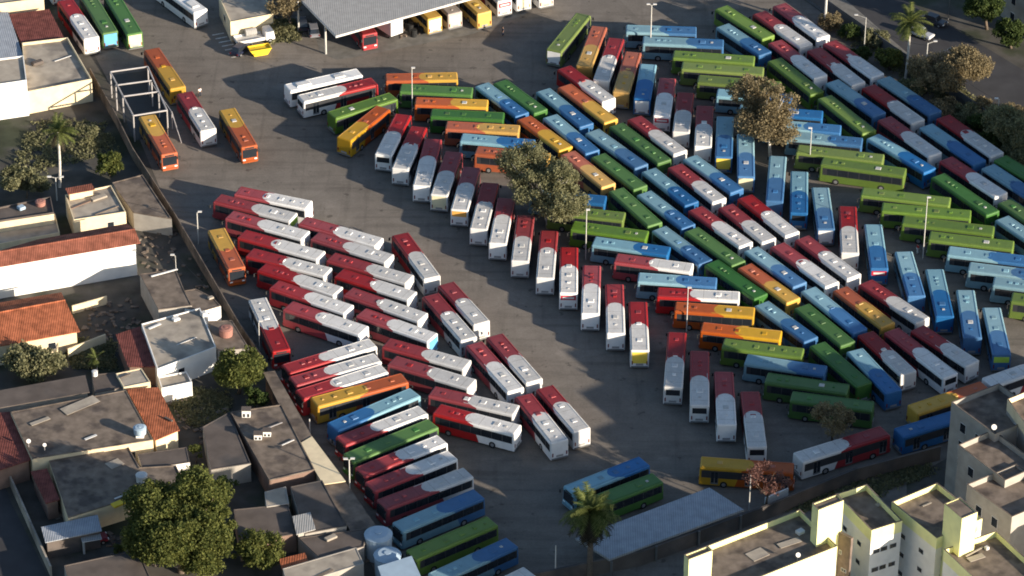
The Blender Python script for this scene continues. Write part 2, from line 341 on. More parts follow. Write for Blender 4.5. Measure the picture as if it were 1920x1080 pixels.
# ------------------------------------------------------------------ buses
BW, BH = 1.29, 3.05
def bus_parts(kind):
    """-> list of (name, mesh, parent index or None).  +x is the front; origin on the ground under the middle"""
    out = []
    def add(name, bm, m, par=None, smooth=False):
        me = bpy.data.meshes.new(name); bm.normal_update(); bm.to_mesh(me); bm.free()
        for x in (m if isinstance(m, list) else [m]): me.materials.append(x)
        if smooth:
            for p in me.polygons: p.use_smooth = True
        out.append((name, me, par)); return len(out) - 1
    paint = M[kind['paint']]; L = 6.3
    bm = bmesh.new()
    v, f = box(bm, -L, L, -BW, BW, 0.34, BH)
    # front leans back a little, rear has a slight cant at the top
    for q in v:
        if q.co.z > 1: q.co.x += -0.12 if q.co.x > 0 else 0.10
    ed = [e for e in bm.edges if (e.verts[0].co.z > 1 and e.verts[1].co.z > 1) or abs(e.verts[0].co.z - e.verts[1].co.z) > 1]
    bmesh.ops.bevel(bm, geom=ed, offset=0.2, segments=3, profile=0.5, affect='EDGES')
    body = add('body', bm, paint)
    # roof ribs: raised gutter strips along both edges
    for s in (-1, 1):
        bm = bmesh.new(); box(bm, -L + 0.35, L - 0.35, s * 1.02 - 0.03, s * 1.02 + 0.03, BH - 0.01, BH + 0.035)
        add('roof_rail', bm, paint)
    for x, wd, ln, h, k in kind['hatches']:
        bm = bmesh.new(); v, f = box(bm, x - ln / 2, x + ln / 2, -wd / 2, wd / 2, BH - 0.02, BH + h * (1 if k == 'ac' else .72))
        for q in v:
            if q.co.z > BH: q.co.x = x + (q.co.x - x) * 0.82; q.co.y *= 0.82
        add('air_conditioner' if k == 'ac' else 'roof_hatch', bm, M['ltrim'] if k == 'ac' else (M['hatchw'] if k == 'w' else paint))
    for s in (-1, 1):
        bm = bmesh.new(); box(bm, -5.95, 5.75, s * BW - 0.02, s * BW + 0.006, 1.48, 2.62); add('window_band', bm, M['band'])
    xs = [4.35, 2.75, 1.15, -0.45, -2.05, -3.65, -5.15]
    for i, x in enumerate(xs):                                   # left side, all windows
        wd = 0.73 if i < 6 else 0.6
        bm = bmesh.new(); box(bm, x - wd, x + wd, BW - 0.02, BW + 0.012, 1.55, 2.55); add('side_window', bm, M['glass'])
    for x, wd in ((3.6, 0.75), (1.95, 0.72), (-1.3, 0.72), (-2.95, 0.72), (-5.2, 0.45)):
        bm = bmesh.new(); box(bm, x - wd, x + wd, -BW - 0.012, -BW + 0.02, 1.55, 2.55); add('side_window', bm, M['glass'])
    for x in (5.15, 0.35, -4.2):
        bm = bmesh.new(); box(bm, x - 0.5, x + 0.5, -BW - 0.016, -BW + 0.02, 0.5, 2.5); d = add('door', bm, M['trim'])
        for s in (-1, 1):
            bm = bmesh.new(); box(bm, x + s * 0.25 - 0.19, x + s * 0.25 + 0.19, -BW - 0.028, -BW - 0.01, 0.75, 2.4); add('door_pane', bm, M['glass'], d)
    bm = bmesh.new(); v, f = box(bm, L - 0.06, L + 0.02, -1.08, 1.08, 1.15, 2.55)
    for q in v: q.co.x -= (q.co.z - 0.34) / 2.71 * 0.12
    add('windscreen', bm, M['glass'])
    bm = bmesh.new(); box(bm, L - 0.14, L - 0.06, -0.7, 0.7, 2.62, 2.84); add('destination_sign', bm, M['black'])
    bm = bmesh.new(); box(bm, L - 0.05, L + 0.09, -1.15, 1.15, 0.36, 0.72); add('bumper', bm, paint)
    for s in (-1, 1):
        bm = bmesh.new(); box(bm, L - 0.02, L + 0.03, s * 0.88 - 0.2, s * 0.88 + 0.2, 0.78, 0.98); add('headlight', bm, M['lamp'])
        bm = bmesh.new(); box(bm, -L - 0.02, -L + 0.05, s * 1.0 - 0.08, s * 1.0 + 0.08, 0.8, 1.35); add('tail_light', bm, M['tail'])
        bm = bmesh.new(); tube(bm, (L - 0.2, s * 1.2, 2.6), (L + 0.25, s * 1.42, 2.5), 0.03, seg=5)
        box(bm, L + 0.18, L + 0.3, s * 1.45 - 0.12, s * 1.45 + 0.12, 2.0, 2.45); add('mirror', bm, M['black'])
        for x in (3.75, -2.95 - (0.35 if s > 0 else 0.0) * 0):
            bm = bmesh.new(); tube(bm, (x, s * 0.85, 0.5), (x, s * 1.31, 0.5), 0.5, seg=16); wh = add('wheel', bm, M['rubber'])
            bm = bmesh.new(); tube(bm, (x, s * 1.2, 0.5), (x, s * 1.325, 0.5), 0.27, seg=12); add('rim', bm, M['rim'], wh)
    if kind.get('rearwin'):
        bm = bmesh.new(); v, f = box(bm, -L - 0.02, -L + 0.14, -0.95, 0.95, 1.75, 2.6); 
        for q in v: q.co.x += (q.co.z - 0.34) / 2.71 * 0.10
        add('rear_window', bm, M['glass'])
    bm = bmesh.new(); box(bm, -L - 0.02, -L + 0.05, -0.5, 0.5, 0.66, 0.95); add('engine_grille', bm, M['grille'])
    bm = bmesh.new(); box(bm, -L - 0.07, -L + 0.05, -1.15, 1.15, 0.36, 0.56); add('bumper', bm, M['trim'])
    return out
HV = [
    [(3.4, .75, .8, .10, 'p'), (0.6, .75, .8, .10, 'p'), (-3.6, .75, .8, .10, 'p')],
    [(4.2, .7, .7, .12, 'p'), (3.0, .5, .5, .16, 'p'), (-2.2, .75, .85, .12, 'w'), (-4.0, .35, .35, .1, 'p')],
    [(2.6, .8, .8, .10, 'p'), (1.4, .4, .5, .12, 'p'), (-0.9, .75, .75, .10, 'p'), (-4.3, .7, .7, .12, 'p')],
    [(3.8, .5, .5, .12, 'p'), (2.9, .5, .5, .12, 'p'), (2.0, .3, .3, .1, 'p'), (-3.0, .9, .9, .14, 'p'), (-4.4, .4, .4, .12, 'w')],
    [(1.9, .8, .9, .12, 'p'), (-0.6, .35, .35, .12, 'w'), (-1.8, .8, .8, .12, 'p'), (-4.6, 1.1, 1.0, .2, 'p')],
    [(4.4, .5, .6, .1, 'p'), (1.0, .8, .8, .12, 'p'), (-1.4, .8, .8, .12, 'p'), (-3.4, .5, .5, .14, 'p'), (-5.0, .3, .3, .1, 'p')],
    [(4.0, .7, .8, .10, 'p'), (-1.2, .95, 1.0, .16, 'w'), (-2.6, .4, .45, .1, 'p')],
]
_cache = {}
def bus_kind(paint, var, rearwin):
    k = (paint, var, rearwin)
    if k not in _cache:
        h = HV[var] if paint != 'W' else [(-3.5, 1.3, 2.6, .22, 'ac'), (2.6, 1.1, 1.9, .18, 'ac')]
        _cache[k] = bus_parts({'paint': paint, 'hatches': h, 'rearwin': rearwin})
    return _cache[k]
ADM = {}
def bus(F, Rr, paint, label, var=0, rearwin=False, advert=None):
    a = at(F[0], F[1], BH); b = at(Rr[0], Rr[1], BH)
    d = a - b; ln = min(max(d.length, 11.2), 13.8); s = ln / 12.6
    # keep the rear end where it is seen when the length is trimmed
    mid = b + d.normalized() * ln / 2
    o = thing('city_bus', label, 'bus', (mid.x, mid.y, 0.004), math.atan2(d.y, d.x), 'buses parked in the depot')
    parts = bus_kind(paint, var, rearwin); made = []
    for name, me, par in parts:
        c = bpy.data.objects.new(name, me); C.objects.link(c)
        c.parent = o if par is None else made[par]; made.append(c)
        if par is None: c.scale = (s, 1, 1)
    if advert:
        if advert not in ADM:
            col, z0, z1 = {'yellow': ((0.75, 0.55, 0.08), 1.0, 2.75), 'blue': ((0.12, 0.36, 0.6), 0.7, 2.75), 'red': ((0.45, 0.02, 0.04), 1.9, 2.6),
                           'pale': ((0.7, 0.62, 0.4), 0.7, 2.75), 'amber': ((0.7, 0.35, 0.08), 1.9, 2.75), 'lime': ((0.4, 0.6, 0.08), 1.7, 2.6), 'white': ((0.75, 0.73, 0.7), .7, 2.75)}[advert]
            bm = bmesh.new(); v, f = box(bm, -6.33, -6.2, -1.05, 1.05, z0, z1)
            if advert == 'red': box(bm, -6.345, -6.25, -0.8, 0.8, z0 + .2, z1 - .2, 1)
            for q in bm.verts: q.co.x += (q.co.z - 0.34) / 2.71 * 0.10
            me = bpy.data.meshes.new('rear_advert'); bm.to_mesh(me); bm.free()
            me.materials.append(mat('advert_' + advert, col, rough=0.6)); me.materials.append(M['ltrim'])
            ADM[advert] = me
        c = bpy.data.objects.new('rear_advert', ADM[advert]); C.objects.link(c); c.parent = o; c.scale = (s, 1, 1)
        c['label'] = advert + ' advert panel'
    return o
# each row: description | where the counting starts | entries "Fx,Fy Rx,Ry paint [w=rear window][+advert]"
ROWS = '''
along the top left edge of the yard|left
60,-95 112,-22 RW
120,-3 172,72 RW
159,-18 207,61 D +blue
204,-18 253,63 D +pale
#
moving in the lane beside the wash gantry|top
283,90 334,165 OY
345,172 391,244 RW
318,289 275,215 OY
468,275 425,203 OY
#
beside the red workshop at the top|left
302,-34 377,21 W
#
in the group behind the white coach|top
676,134 537,165 W
704,151 562,185 RW w
706,189 620,216 G
719,201 644,261 OY
#
in the stack near the coach|top
724,145 859,142 OY
751,164 887,171 D
779,189 916,194 OY
807,211 946,218 D
835,234 975,242 OY
864,257 1003,269 B
893,281 1031,295 OY
#
in the slanted lane row|top
757,213 718,291 RW w
786,236 750,317 RW
813,258 790,349 RW
852,283 823,366 RW +pale
885,312 861,394 RW +amber
920,341 897,430 RW
950,370 933,457 RW
986,402 975,490 RW
1030,431 1022,522 RW
1067,462 1066,550 RW +red
1110,496 1107,589 RW
1152,531 1155,626 RW
1196,564 1200,658 RW +yellow
1270,621 1262,727 RW w
1312,656 1312,761 RW w
1357,695 1363,797 RW
1406,732 1420,839 RW w
#
in the red cluster's left column|top
443,356 581,384 RW
405,370 552,407 RW +lime
428,401 575,441 RW
451,437 604,479 RW
466,472 617,510 RW
489,499 636,546 RW
512,532 656,580 RW
538,571 684,620 RW
#
in the red cluster's middle column|top
565,412 713,454 RW
589,440 732,485 RW
618,480 770,524 RW
634,510 775,555 RW
651,545 795,595 RW
675,584 813,633 RW +blue
722,641 878,684 RW
733,674 887,720 RW
807,732 970,769 RW
817,765 972,806 RW
#
in the red cluster's right column|top
749,437 811,521 RW
835,530 904,606 RW
806,551 880,636 RW
926,627 1003,715 RW
887,642 968,732 RW
1020,724 1092,807 RW
980,739 1050,828 RW
#
in the lower left fan|top
534,692 701,641 RW
547,715 710,669 RW
560,740 722,689 RW
761,707 587,754 OY
784,732 622,801 B
637,827 795,767 RW
652,859 814,792 D
674,885 831,822 RW
692,913 850,851 RW
714,946 880,884 RW
744,989 900,924 B
770,1041 925,975 G
812,1084 962,1015 B
850,1140 995,1070 RW
#
beside the left boundary wall|top
444,503 405,428 OY
530,662 482,558 RW
#
in the top centre fan|left
1095,25 1038,95 G +white
1124,48 1095,125 OY
1156,70 1127,151 RW
1188,96 1164,174 OY
1216,119 1204,187 B +white
1252,145 1241,218 RW +red
1286,172 1277,248 RW
1322,197 1318,275 RW
1360,217 1357,295 B +yellow
1398,250 1399,332 B +pale
#
in the upright row right of centre|left
1459,291 1452,378 B
1499,320 1498,400 B w
1538,350 1549,430 B +white
1589,385 1594,475 RW
1637,419 1649,504 B +red
1694,470 1719,556 B
1752,503 1772,594 B
1810,542 1824,634 B
1859,575 1879,665 B +lime
#
in the stack behind the tall lamp|top
1173,53 1307,57 B
1204,74 1358,81 B
1261,101 1416,112 G
1277,122 1433,133 G
1307,147 1465,160 G
1343,173 1486,184 B
1385,203 1544,215 B
1432,230 1578,242 B
1475,252 1618,266 B
#
in the green stack at the right|top
1493,278 1658,297 G
1539,301 1699,323 G
1614,358 1783,378 G
1652,387 1822,402 G
1691,411 1865,432 G
1741,441 1902,460 G
1776,469 1945,490 B
1815,499 1985,520 B
1861,526 2030,548 B
1895,556 2060,578 G
#
in the stack right of the tree|top
995,362 1137,375 B
1030,390 1172,406 G
1075,422 1215,441 G
1113,451 1256,471 B
1155,483 1299,502 RW
1197,519 1345,529 B
1231,547 1388,555 RW
1266,574 1416,585 OY
1314,612 1466,629 OY
1359,643 1507,662 G
1397,672 1550,695 B
1435,707 1592,730 D
1482,742 1639,762 D
#
in the centre's first diagonal rank|left
908,161 980,215 B
942,155 1015,209 D
1017,167 1101,235 B
1057,159 1147,227 OY
1056,125 1143,188 RW
#
in the centre's second diagonal rank|left
990,226 1062,279 OY
1030,216 1112,285 B
1109,244 1204,312 B
1154,232 1247,303 D
1188,219 1277,286 RW
#
in the centre's third diagonal rank|left
1070,290 1142,348 OY
1126,294 1202,352 D
1215,317 1298,382 B
1264,309 1350,376 RW
1292,293 1383,358 B
#
in the centre's fourth diagonal rank|left
1160,359 1229,421 D
1206,360 1292,425 B
1302,389 1400,459 RW
1360,385 1443,451 RW
1395,367 1487,439 RW
#
in the centre's fifth diagonal rank|left
1239,430 1324,492 B
1301,433 1386,494 D
1407,465 1501,534 B
1456,457 1562,534 RW
1502,444 1603,519 RW
#
in the centre's sixth diagonal rank|left
1340,495 1428,556 D
1399,500 1489,564 OY
1514,540 1614,621 B
1580,544 1666,610 OY
1621,527 1732,601 RW
#
in the centre's seventh diagonal rank|left
1427,568 1522,637 B
1502,572 1591,645 D
1624,625 1705,700 RW
1670,617 1784,705 RW w
1721,615 1825,682 RW
#
in the centre's eighth diagonal rank|left
1531,643 1622,722 D
1602,655 1677,735 B
#
in the fence side's first rank|left
1356,48 1436,101 B
1351,12 1442,70 G
1422,22 1513,86 RW
1460,7 1545,70 RW
#
in the fence side's second rank|left
1451,110 1533,175 G
1452,76 1540,144 RW
1525,90 1611,157 RW
1554,77 1647,142 RW
#
in the fence side's third rank|left
1545,180 1631,248 G
1559,151 1650,215 B
1627,160 1723,228 RW
1655,145 1755,212 B
#
in the fence side's fourth rank|left
1635,254 1745,320 B
1657,220 1755,290 RW
1735,234 1838,305 B
1767,217 1871,290 RW
#
in the fence side's fifth rank|left
1757,327 1863,400 D
1772,296 1879,366 RW
1851,310 1955,378 B
1874,294 1985,362 D
#
in the diagonal rank at the right edge|left
1877,407 1985,480 B
1882,375 1990,450 D
#
beside the grey flats at the lower right|left
1662,806 1495,858 RW
1850,722 1710,768 OY
1840,764 1684,812 U
2000,665 1850,717 RW
#
between the sheet roof and the pink tree|left
1490,878 1312,865 OY
#
beside the palm above the sheet roof|top
1065,920 1210,863 B
1090,950 1235,894 D
#
with its nose in the workshop shade|left
694,64 645,3 RW
#
backed out of the workshop canopy|left
750,-28 816,34 Y +white
790,-36 854,25 E +pale
845,-36 909,24 Y
885,-60 947,1 RW +red
920,-75 983,-8 RW +pale
960,-82 1025,-14 RW +pale
'''
LIV = {'RW': 'red and white', 'B': 'light and dark blue', 'OY': 'orange and yellow', 'G': 'bright green', 'D': 'dark green', 'W': 'white', 'Y': 'plain yellow', 'E': 'beige', 'U': 'plain blue'}
ORD = ['', 'second', 'third', 'fourth', 'fifth', 'sixth', 'seventh', 'eighth', 'ninth', 'tenth', 'eleventh', 'twelfth', 'thirteenth', 'fourteenth', 'fifteenth', 'sixteenth', 'seventeenth']
FIRST = {'left': 'leftmost', 'top': 'topmost', 'upper left': 'uppermost'}
def last(d): return {'left': 'rightmost', 'top': 'lowest', 'upper left': 'lowest'}[d]
n_bus = 0
for block in ROWS.strip().split('#'):
    lines = [l for l in block.strip().split('\n') if l]
    row, dr = lines[0].split('|'); ents = []
    for l in lines[1:]:
        t = l.split(); ents.append((tuple(map(float, t[0].split(','))), tuple(map(float, t[1].split(','))), t[2], t[3:]))
    for i, (F, Rr, p, fl) in enumerate(ents):
        same = [e for e in ents if e[2] == p]
        word = LIV[p]
        noun = 'coach' if p == 'W' else 'bus'
        if len(ents) == 1: lab = f'{word} {noun} {row}'
        elif len(same) == 1: lab = f'only {word} {noun} {row}'
        elif i == 0: lab = f'{word} {noun}, {FIRST[dr]} {row}'
        elif i == len(ents) - 1: lab = f'{word} {noun}, {last(dr)} {row}'
        else: lab = f'{word} {noun}, {ORD[i]} from {dr} {row}'
        adv = next((f[1:] for f in fl if f[0] == '+'), None)
        bus(F, Rr, p, lab, var=(n_bus * 5 + n_bus // 4) % 7, rearwin='w' in fl, advert=adv)
        n_bus += 1
# ------------------------------------------------------------------ builders for the town
def offset_poly(pts, d):
    """inset (d>0) a polygon given counter-clockwise"""
    n = len(pts); out = []
    for i in range(n):
        a, b, c = pts[i - 1], pts[i], pts[(i + 1) % n]
        u = Vector((b.x - a.x, b.y - a.y)).normalized(); v = Vector((c.x - b.x, c.y - b.y)).normalized()
        n1 = Vector((-u.y, u.x)); n2 = Vector((-v.y, v.x)); m = n1 + n2
        k = d / max(0.3, 1 + n1.dot(n2))
        out.append(Vector((b.x + m.x * k, b.y + m.y * k, b.z)))
    return out
def ccw(pts):
    a = sum(pts[i].x * pts[(i+1) % len(pts)].y - pts[(i+1) % len(pts)].x * pts[i].y for i in range(len(pts)))
    return pts if a > 0 else list(reversed(pts))
def ring(bm, pts, t, z0, z1, mi=0):
    pts = ccw(pts); ins = offset_poly(pts, t); n = len(pts)
    for i in range(n):
        j = (i + 1) % n
        o0, o1, i0, i1 = pts[i], pts[j], ins[i], ins[j]
        V = lambda p, z: bm.verts.new((p.x, p.y, z))
        a, b, c, d = V(o0, z0), V(o1, z0), V(o1, z1), V(o0, z1)
        e, f, g, h = V(i0, z0), V(i1, z0), V(i1, z1), V(i0, z1)
        for q in ((a, b, c, d), (f, e, h, g), (d, c, g, h)):
            bm.faces.new(q).material_index = mi
def pane_at(parent, A, B, t, z, wd, ht, deep=0.0, frame='ltrim'):
    """a window on the wall running A->B, outward normal to the right of A->B"""
    u = (B - A); u.z = 0; L = u.length; u.normalize(); n = Vector((u.y, -u.x, 0))
    c = A + u * (L * t); 
    def slab(h0, h1, w2, dz0, dz1):
        bm = bmesh.new()
        vs = []
        for s in (-1, 1):
            for q in (h0, h1):
                for zz in (dz0, dz1):
                    p = c + u * (s * w2) + n * q; vs.append(bm.verts.new((p.x, p.y, zz)))
        bmesh.ops.convex_hull(bm, input=vs); return bm
    f = obj('window', slab(-0.06, 0.03, wd / 2 + 0.06, z - ht / 2 - 0.06, z + ht / 2 + 0.06), M[frame], parent)
    obj('pane', slab(-0.02, 0.05, wd / 2, z - ht / 2, z + ht / 2), M['glass'], f)
def flat_house(label, s, z, wall='cream', roof='conc', par=0.35, cat='house', name='flat_roof_house', zb=0.0, wins=(), group=None, overhang=0.0):
    pts = ccw([Vector((p.x, p.y, 0)) for p in poly(s, z)])
    c = sum(pts, Vector()) / len(pts)
    t = thing(name, label, cat, (c.x, c.y, zb), 0, group)
    loc = [Vector((p.x - c.x, p.y - c.y, 0)) for p in pts]
    bm = bmesh.new()
    if par > 0:
        prism(bm, loc, 0, z - zb - par); obj('wall', bm, M[wall], t)
        bm = bmesh.new(); prism(bm, offset_poly(loc, 0.17), z - zb - par - 0.02, z - zb - par + 0.05); obj('roof', bm, M[roof], t)
        bm = bmesh.new(); ring(bm, loc, 0.14, z - zb - par, z - zb); obj('parapet', bm, M[wall if roof == 'lconc' else roof], t)
    else:
        prism(bm, offset_poly(loc, 0.25), 0, z - zb - 0.12); obj('wall', bm, M[wall], t)
        bm = bmesh.new(); prism(bm, loc, z - zb - 0.12, z - zb); obj('roof', bm, M[roof], t)
    for (i, tt, zz, wd, ht) in wins:
        q = loc if par > 0 else offset_poly(loc, 0.25)
        pane_at(t, q[i % len(q)], q[(i + 1) % len(q)], tt, zz, wd, ht)
    return t
def gable_house(label, s_far, s_ridge, s_near, ze, zr, wall, roof, name='tiled_house', wins=()):
    """far eave, ridge and near eave, each two pixels: left, right"""
    f = poly(s_far, ze); r = poly(s_ridge, zr); n = poly(s_near, ze)
    c = (f[0] + f[1] + n[0] + n[1]) / 4; c.z = 0
    t = thing(name, label, 'house', (c.x, c.y, 0))
    loc = [p - c for p in (f[0], f[1], r[0], r[1], n[0], n[1])]
    bm = bmesh.new()
    for dz in (0,):
        V = [bm.verts.new(p) for p in loc]; W = [bm.verts.new(p - Vector((0, 0, 0.14))) for p in loc]
        for q in ((0, 1, 3, 2), (2, 3, 5, 4)):
            bm.faces.new([V[i] for i in q]); bm.faces.new([W[i] for i in reversed(q)])
        for a, b in ((1, 0), (3, 1), (5, 3), (4, 5), (2, 4), (0, 2)):
            bm.faces.new((V[a], V[b], W[b], W[a]))
    bmesh.ops.recalc_face_normals(bm, faces=bm.faces); obj('roof', bm, M[roof], t)
    bm = bmesh.new()
    tube(bm, loc[2] + Vector((0, 0, .02)), loc[3] + Vector((0, 0, .02)), 0.13, seg=6); obj('ridge_cap', bm, M[roof], t)
    bm = bmesh.new()
    k = 0.93
    base = [loc[0], loc[1], loc[5], loc[4]]; m = sum(base, Vector()) / 4
    q = [m + (p - m) * k for p in base]
    rr = [m + (loc[2] - m) * k, m + (loc[3] - m) * k]
    lo = [bm.verts.new((p.x, p.y, 0)) for p in q]; hi = [bm.verts.new((p.x, p.y, ze - 0.2)) for p in q]
    ra = bm.verts.new((rr[0].x, rr[0].y, zr - 0.25)); rb = bm.verts.new((rr[1].x, rr[1].y, zr - 0.25))
    bm.faces.new((lo[0], lo[1], hi[1], hi[0])); bm.faces.new((lo[3], lo[2], hi[2], hi[3]))
    bm.faces.new((lo[0], hi[0], ra, hi[3], lo[3])); bm.faces.new((lo[1], lo[2], hi[2], rb, hi[1]))
    bm.faces.new(lo)
    bmesh.ops.recalc_face_normals(bm, faces=bm.faces); obj('wall', bm, M[wall], t)
    for tt, zz, wd, ht in wins: pane_at(t, q[3], q[2], tt, zz, wd, ht)
    return t
def wall_line(name, label, s, h, m, th=0.22, cat='wall', z=0.0):
    pts = poly(s, 0.0); bm = bmesh.new(); o = pts[0].copy()
    for a, b in zip(pts[:-1], pts[1:]):
        u = (b - a).normalized(); n = Vector((-u.y, u.x, 0)) * th / 2; b2 = b + u * th * 0.3
        prism(bm, [a - n - o, b2 - n - o, b2 + n - o, a + n - o], z, h)
    return tag(obj(name, bm, M[m], loc=o), label, cat)
# ------------------------------------------------------------------ houses on the left
flat_house('grey sheet roofed shed at the left edge beside a rusty brown roof', '-30,24 15,22 45,108 -10,112', 3.6, 'white', 'slate', 0, name='shed', cat='shed')
flat_house('shed under a flat rusty brown roof near the top left corner', '15,27 92,17 121,72 40,80', 3.4, 'brownw', 'dtile', 0, name='shed', cat='shed')
flat_house('cream house cut by the top left corner of the picture', '-20,-12 78,-28 82,-4 -16,9', 4.6, 'cream', 'lconc', 0.3)
flat_house('low house with a wide pale terrace roof left of the depot gate', '41,80 127,70 172,148 50,172', 3.9, 'cream', 'lconc', 0.5, wins=((3, .3, 1.8, 1.2, 1.0),))
flat_house('bright white block at the left edge below the grey sheet shed', '-20,112 44,104 50,150 -18,160', 6.2, 'white', 'lconc', 0.3)
flat_house('terrace house with rough pale roof slabs above the brown gabled house', '122,365 208,347 236,397 138,412', 3.6, 'cream', 'lconc', 0.3, wins=((0, .7, 1.8, .9, .9),))
flat_house('small brown lean-to roof on the rough pale terrace', '122,353 172,344 178,355 128,364', 4.6, 'cream', 'tile', 0, name='lean_to', cat='shed')
flat_house('dark flat roofed house with cream wall at the left edge', '-20,392 95,368 101,398 -18,416', 4.2, 'cream', 'dconc', 0.3)
flat_house('low cream annex under the dark flat roof at left', '-20,418 103,400 112,436 -16,460', 2.4, 'cream', 'lconc', 0.2)
flat_house('plain grey slab roof beside the boundary wall at upper left', '210,342 267,327 322,410 250,398', 3.0, 'grey', 'conc', 0.15)
gable_house('long gabled house with brown tiled roof and tall blank white wall', '70,449 238,419', '-22,476 253,430', '-20,503 263,455', 5.4, 6.3, 'white', 'dtile' if False else 'tile')
gable_house('low house with bright orange tiled roof at the left edge', '-24,571 115,548', '-22,590 122,563', '-20,652 150,621', 3.4, 4.3, 'cream', 'otile', wins=((.7, 1.6, 1.0, 1.0),))
flat_house('grey flat roof house nearest the boundary wall below the white gable', '262,513 330,505 345,542 360,572 297,580', 3.6, 'grey', 'conc', 0.12)
flat_house('grey flat roof house with a sunlit white end wall beside the boundary', '343,545 367,541 400,558 414,573 379,583 346,577', 3.4, 'white', 'conc', 0.12)
flat_house('pale patched terrace house above the round dark green tree', '265,607 375,577 405,650 295,692', 3.8, 'white', 'lconc', 0.2, wins=((0, .4, 2, .9, .9),))
flat_house('brown slab roof carrying a round pink tank', '390,602 435,600 467,652 408,657', 3.2, 'grey', 'conc', 0.1)
flat_house('narrow house under a dark red tiled roof between two terraces', '217,627 262,612 297,688 240,687', 3.2, 'brownw', 'dtile', 0, name='tiled_house')
flat_house('low white block lit by the sun beside the round dark green tree', '296,706 350,696 360,716 303,728', 2.6, 'white', 'lconc', 0.25)
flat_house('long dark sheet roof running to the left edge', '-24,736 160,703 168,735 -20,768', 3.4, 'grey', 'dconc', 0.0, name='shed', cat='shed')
flat_house('pale concrete slab roof above the orange strip roof', '217,700 265,690 282,716 232,726', 3.6, 'cream', 'lconc', 0.15)
flat_house('grey roofed annex joining the long dark sheet roof', '172,702 215,698 232,726 178,736', 3.2, 'grey', 'dconc', 0.15)
flat_house('broad grey flat roof house with a cream front and blue tank', '20,772 236,731 287,824 60,860', 3.8, 'cream', 'conc', 0.12, wins=((0, .8, 1.8, 1.4, 1.1), (0, .35, 1.8, 1.4, 1.1)))
flat_house('strip of orange tiled roof beside the broad grey flat roof', '237,729 297,726 337,806 290,826', 3.5, 'cream', 'otile', 0, name='tiled_house')
flat_house('red tiled roof at the left edge beside the broad grey roof', '-30,775 18,772 58,862 -10,884', 3.3, 'brownw', 'dtile', 0, name='tiled_house')
flat_house('grey brown slab roof below the cream fronted house', '92,864 240,836 262,876 330,872 345,905 240,935 128,970', 3.2, 'cream', 'conc', 0.15)
flat_house('dark flat roof strip between the orange strip and the big tree', '258,851 350,838 356,866 268,880', 2.9, 'white', 'dconc', 0.1)
flat_house('red tiled lean-to above the small yard at lower left', '57,884 88,878 112,936 86,944', 2.9, 'brownw', 'dtile', 0, name='lean_to', cat='shed')
flat_house('blue grey sheet carport at lower left', '77,988 183,965 191,995 85,1017', 2.8, 'dconc', 'slate', 0, name='carport', cat='carport')
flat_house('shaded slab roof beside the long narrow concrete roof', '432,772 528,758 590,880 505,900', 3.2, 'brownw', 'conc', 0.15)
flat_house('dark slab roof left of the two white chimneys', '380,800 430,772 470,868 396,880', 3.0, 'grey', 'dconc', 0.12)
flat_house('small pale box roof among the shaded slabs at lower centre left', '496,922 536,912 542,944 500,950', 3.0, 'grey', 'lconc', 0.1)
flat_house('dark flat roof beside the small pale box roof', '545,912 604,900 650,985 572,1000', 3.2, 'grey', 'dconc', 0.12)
flat_house('small ribbed grey roof below the small pale box roof', '548,968 582,960 592,992 556,1002', 3.5, 'grey', 'sheet', 0, name='shed', cat='shed')
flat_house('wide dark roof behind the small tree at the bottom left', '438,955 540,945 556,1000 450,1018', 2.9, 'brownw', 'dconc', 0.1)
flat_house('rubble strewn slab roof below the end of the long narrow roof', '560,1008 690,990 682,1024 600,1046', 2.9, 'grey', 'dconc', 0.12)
flat_house('pale weathered roof strip at the bottom beside the big blue tanks', '530,1066 668,1026 682,1056 540,1100', 3.1, 'grey', 'lconc', 0.1)
flat_house('patch of orange clay roof beside the bottom small tree', '524,1048 572,1036 580,1058 528,1066', 2.8, 'brownw', 'otile', 0, name='lean_to', cat='shed')
flat_house('grey low roof at the bottom edge right of the carport', '120,1060 260,1030 290,1100 140,1130', 2.8, 'grey', 'dconc', 0.12)
# chimneys and crenels
def chimney(label, px, py, z, h, wd):
    p = at(px, py, z); bm = bmesh.new(); box(bm, -wd, wd, -0.4, 0.4, 0, h)
    o = thing('chimney', label, 'chimney', p); obj('shaft', bm, M['white'], o)
    bm = bmesh.new(); box(bm, -wd - .08, wd + .08, -0.48, 0.48, h, h + .12); obj('cap', bm, M['dconc'], o)
    for x in (-wd * .5, wd * .5):
        bm = bmesh.new(); box(bm, x - .14, x + .14, -0.42, -0.3, .1, h * .55); obj('vent', bm, M['black'], o)
chimney('white chimney block at the head of the shaded slab roof', 462, 780, 3.2, 1.1, .55)
chimney('left of two white vents on the shaded slab roof', 484, 822, 3.2, .8, .5)
chimney('right of two white vents on the shaded slab roof', 501, 816, 3.2, .8, .5)
# long narrow roofs along the boundary
flat_house('long narrow brown concrete roof along the depot boundary', '493,698 515,695 585,818 561,832', 3.0, 'brownw', 'conc', 0, name='boundary_shed', cat='shed')
flat_house('section of roof coloured pale for sunlight in the long narrow boundary row', '561,832 585,818 648,902 606,908', 3.1, 'cream', 'cream', 0, name='boundary_shed', cat='shed')  # cream colour paints in the sunlit stretch of the narrow roof
flat_house('grey lower end of the long narrow boundary roof', '606,910 648,904 708,990 660,1000', 2.8, 'grey', 'conc', 0, name='boundary_shed', cat='shed')
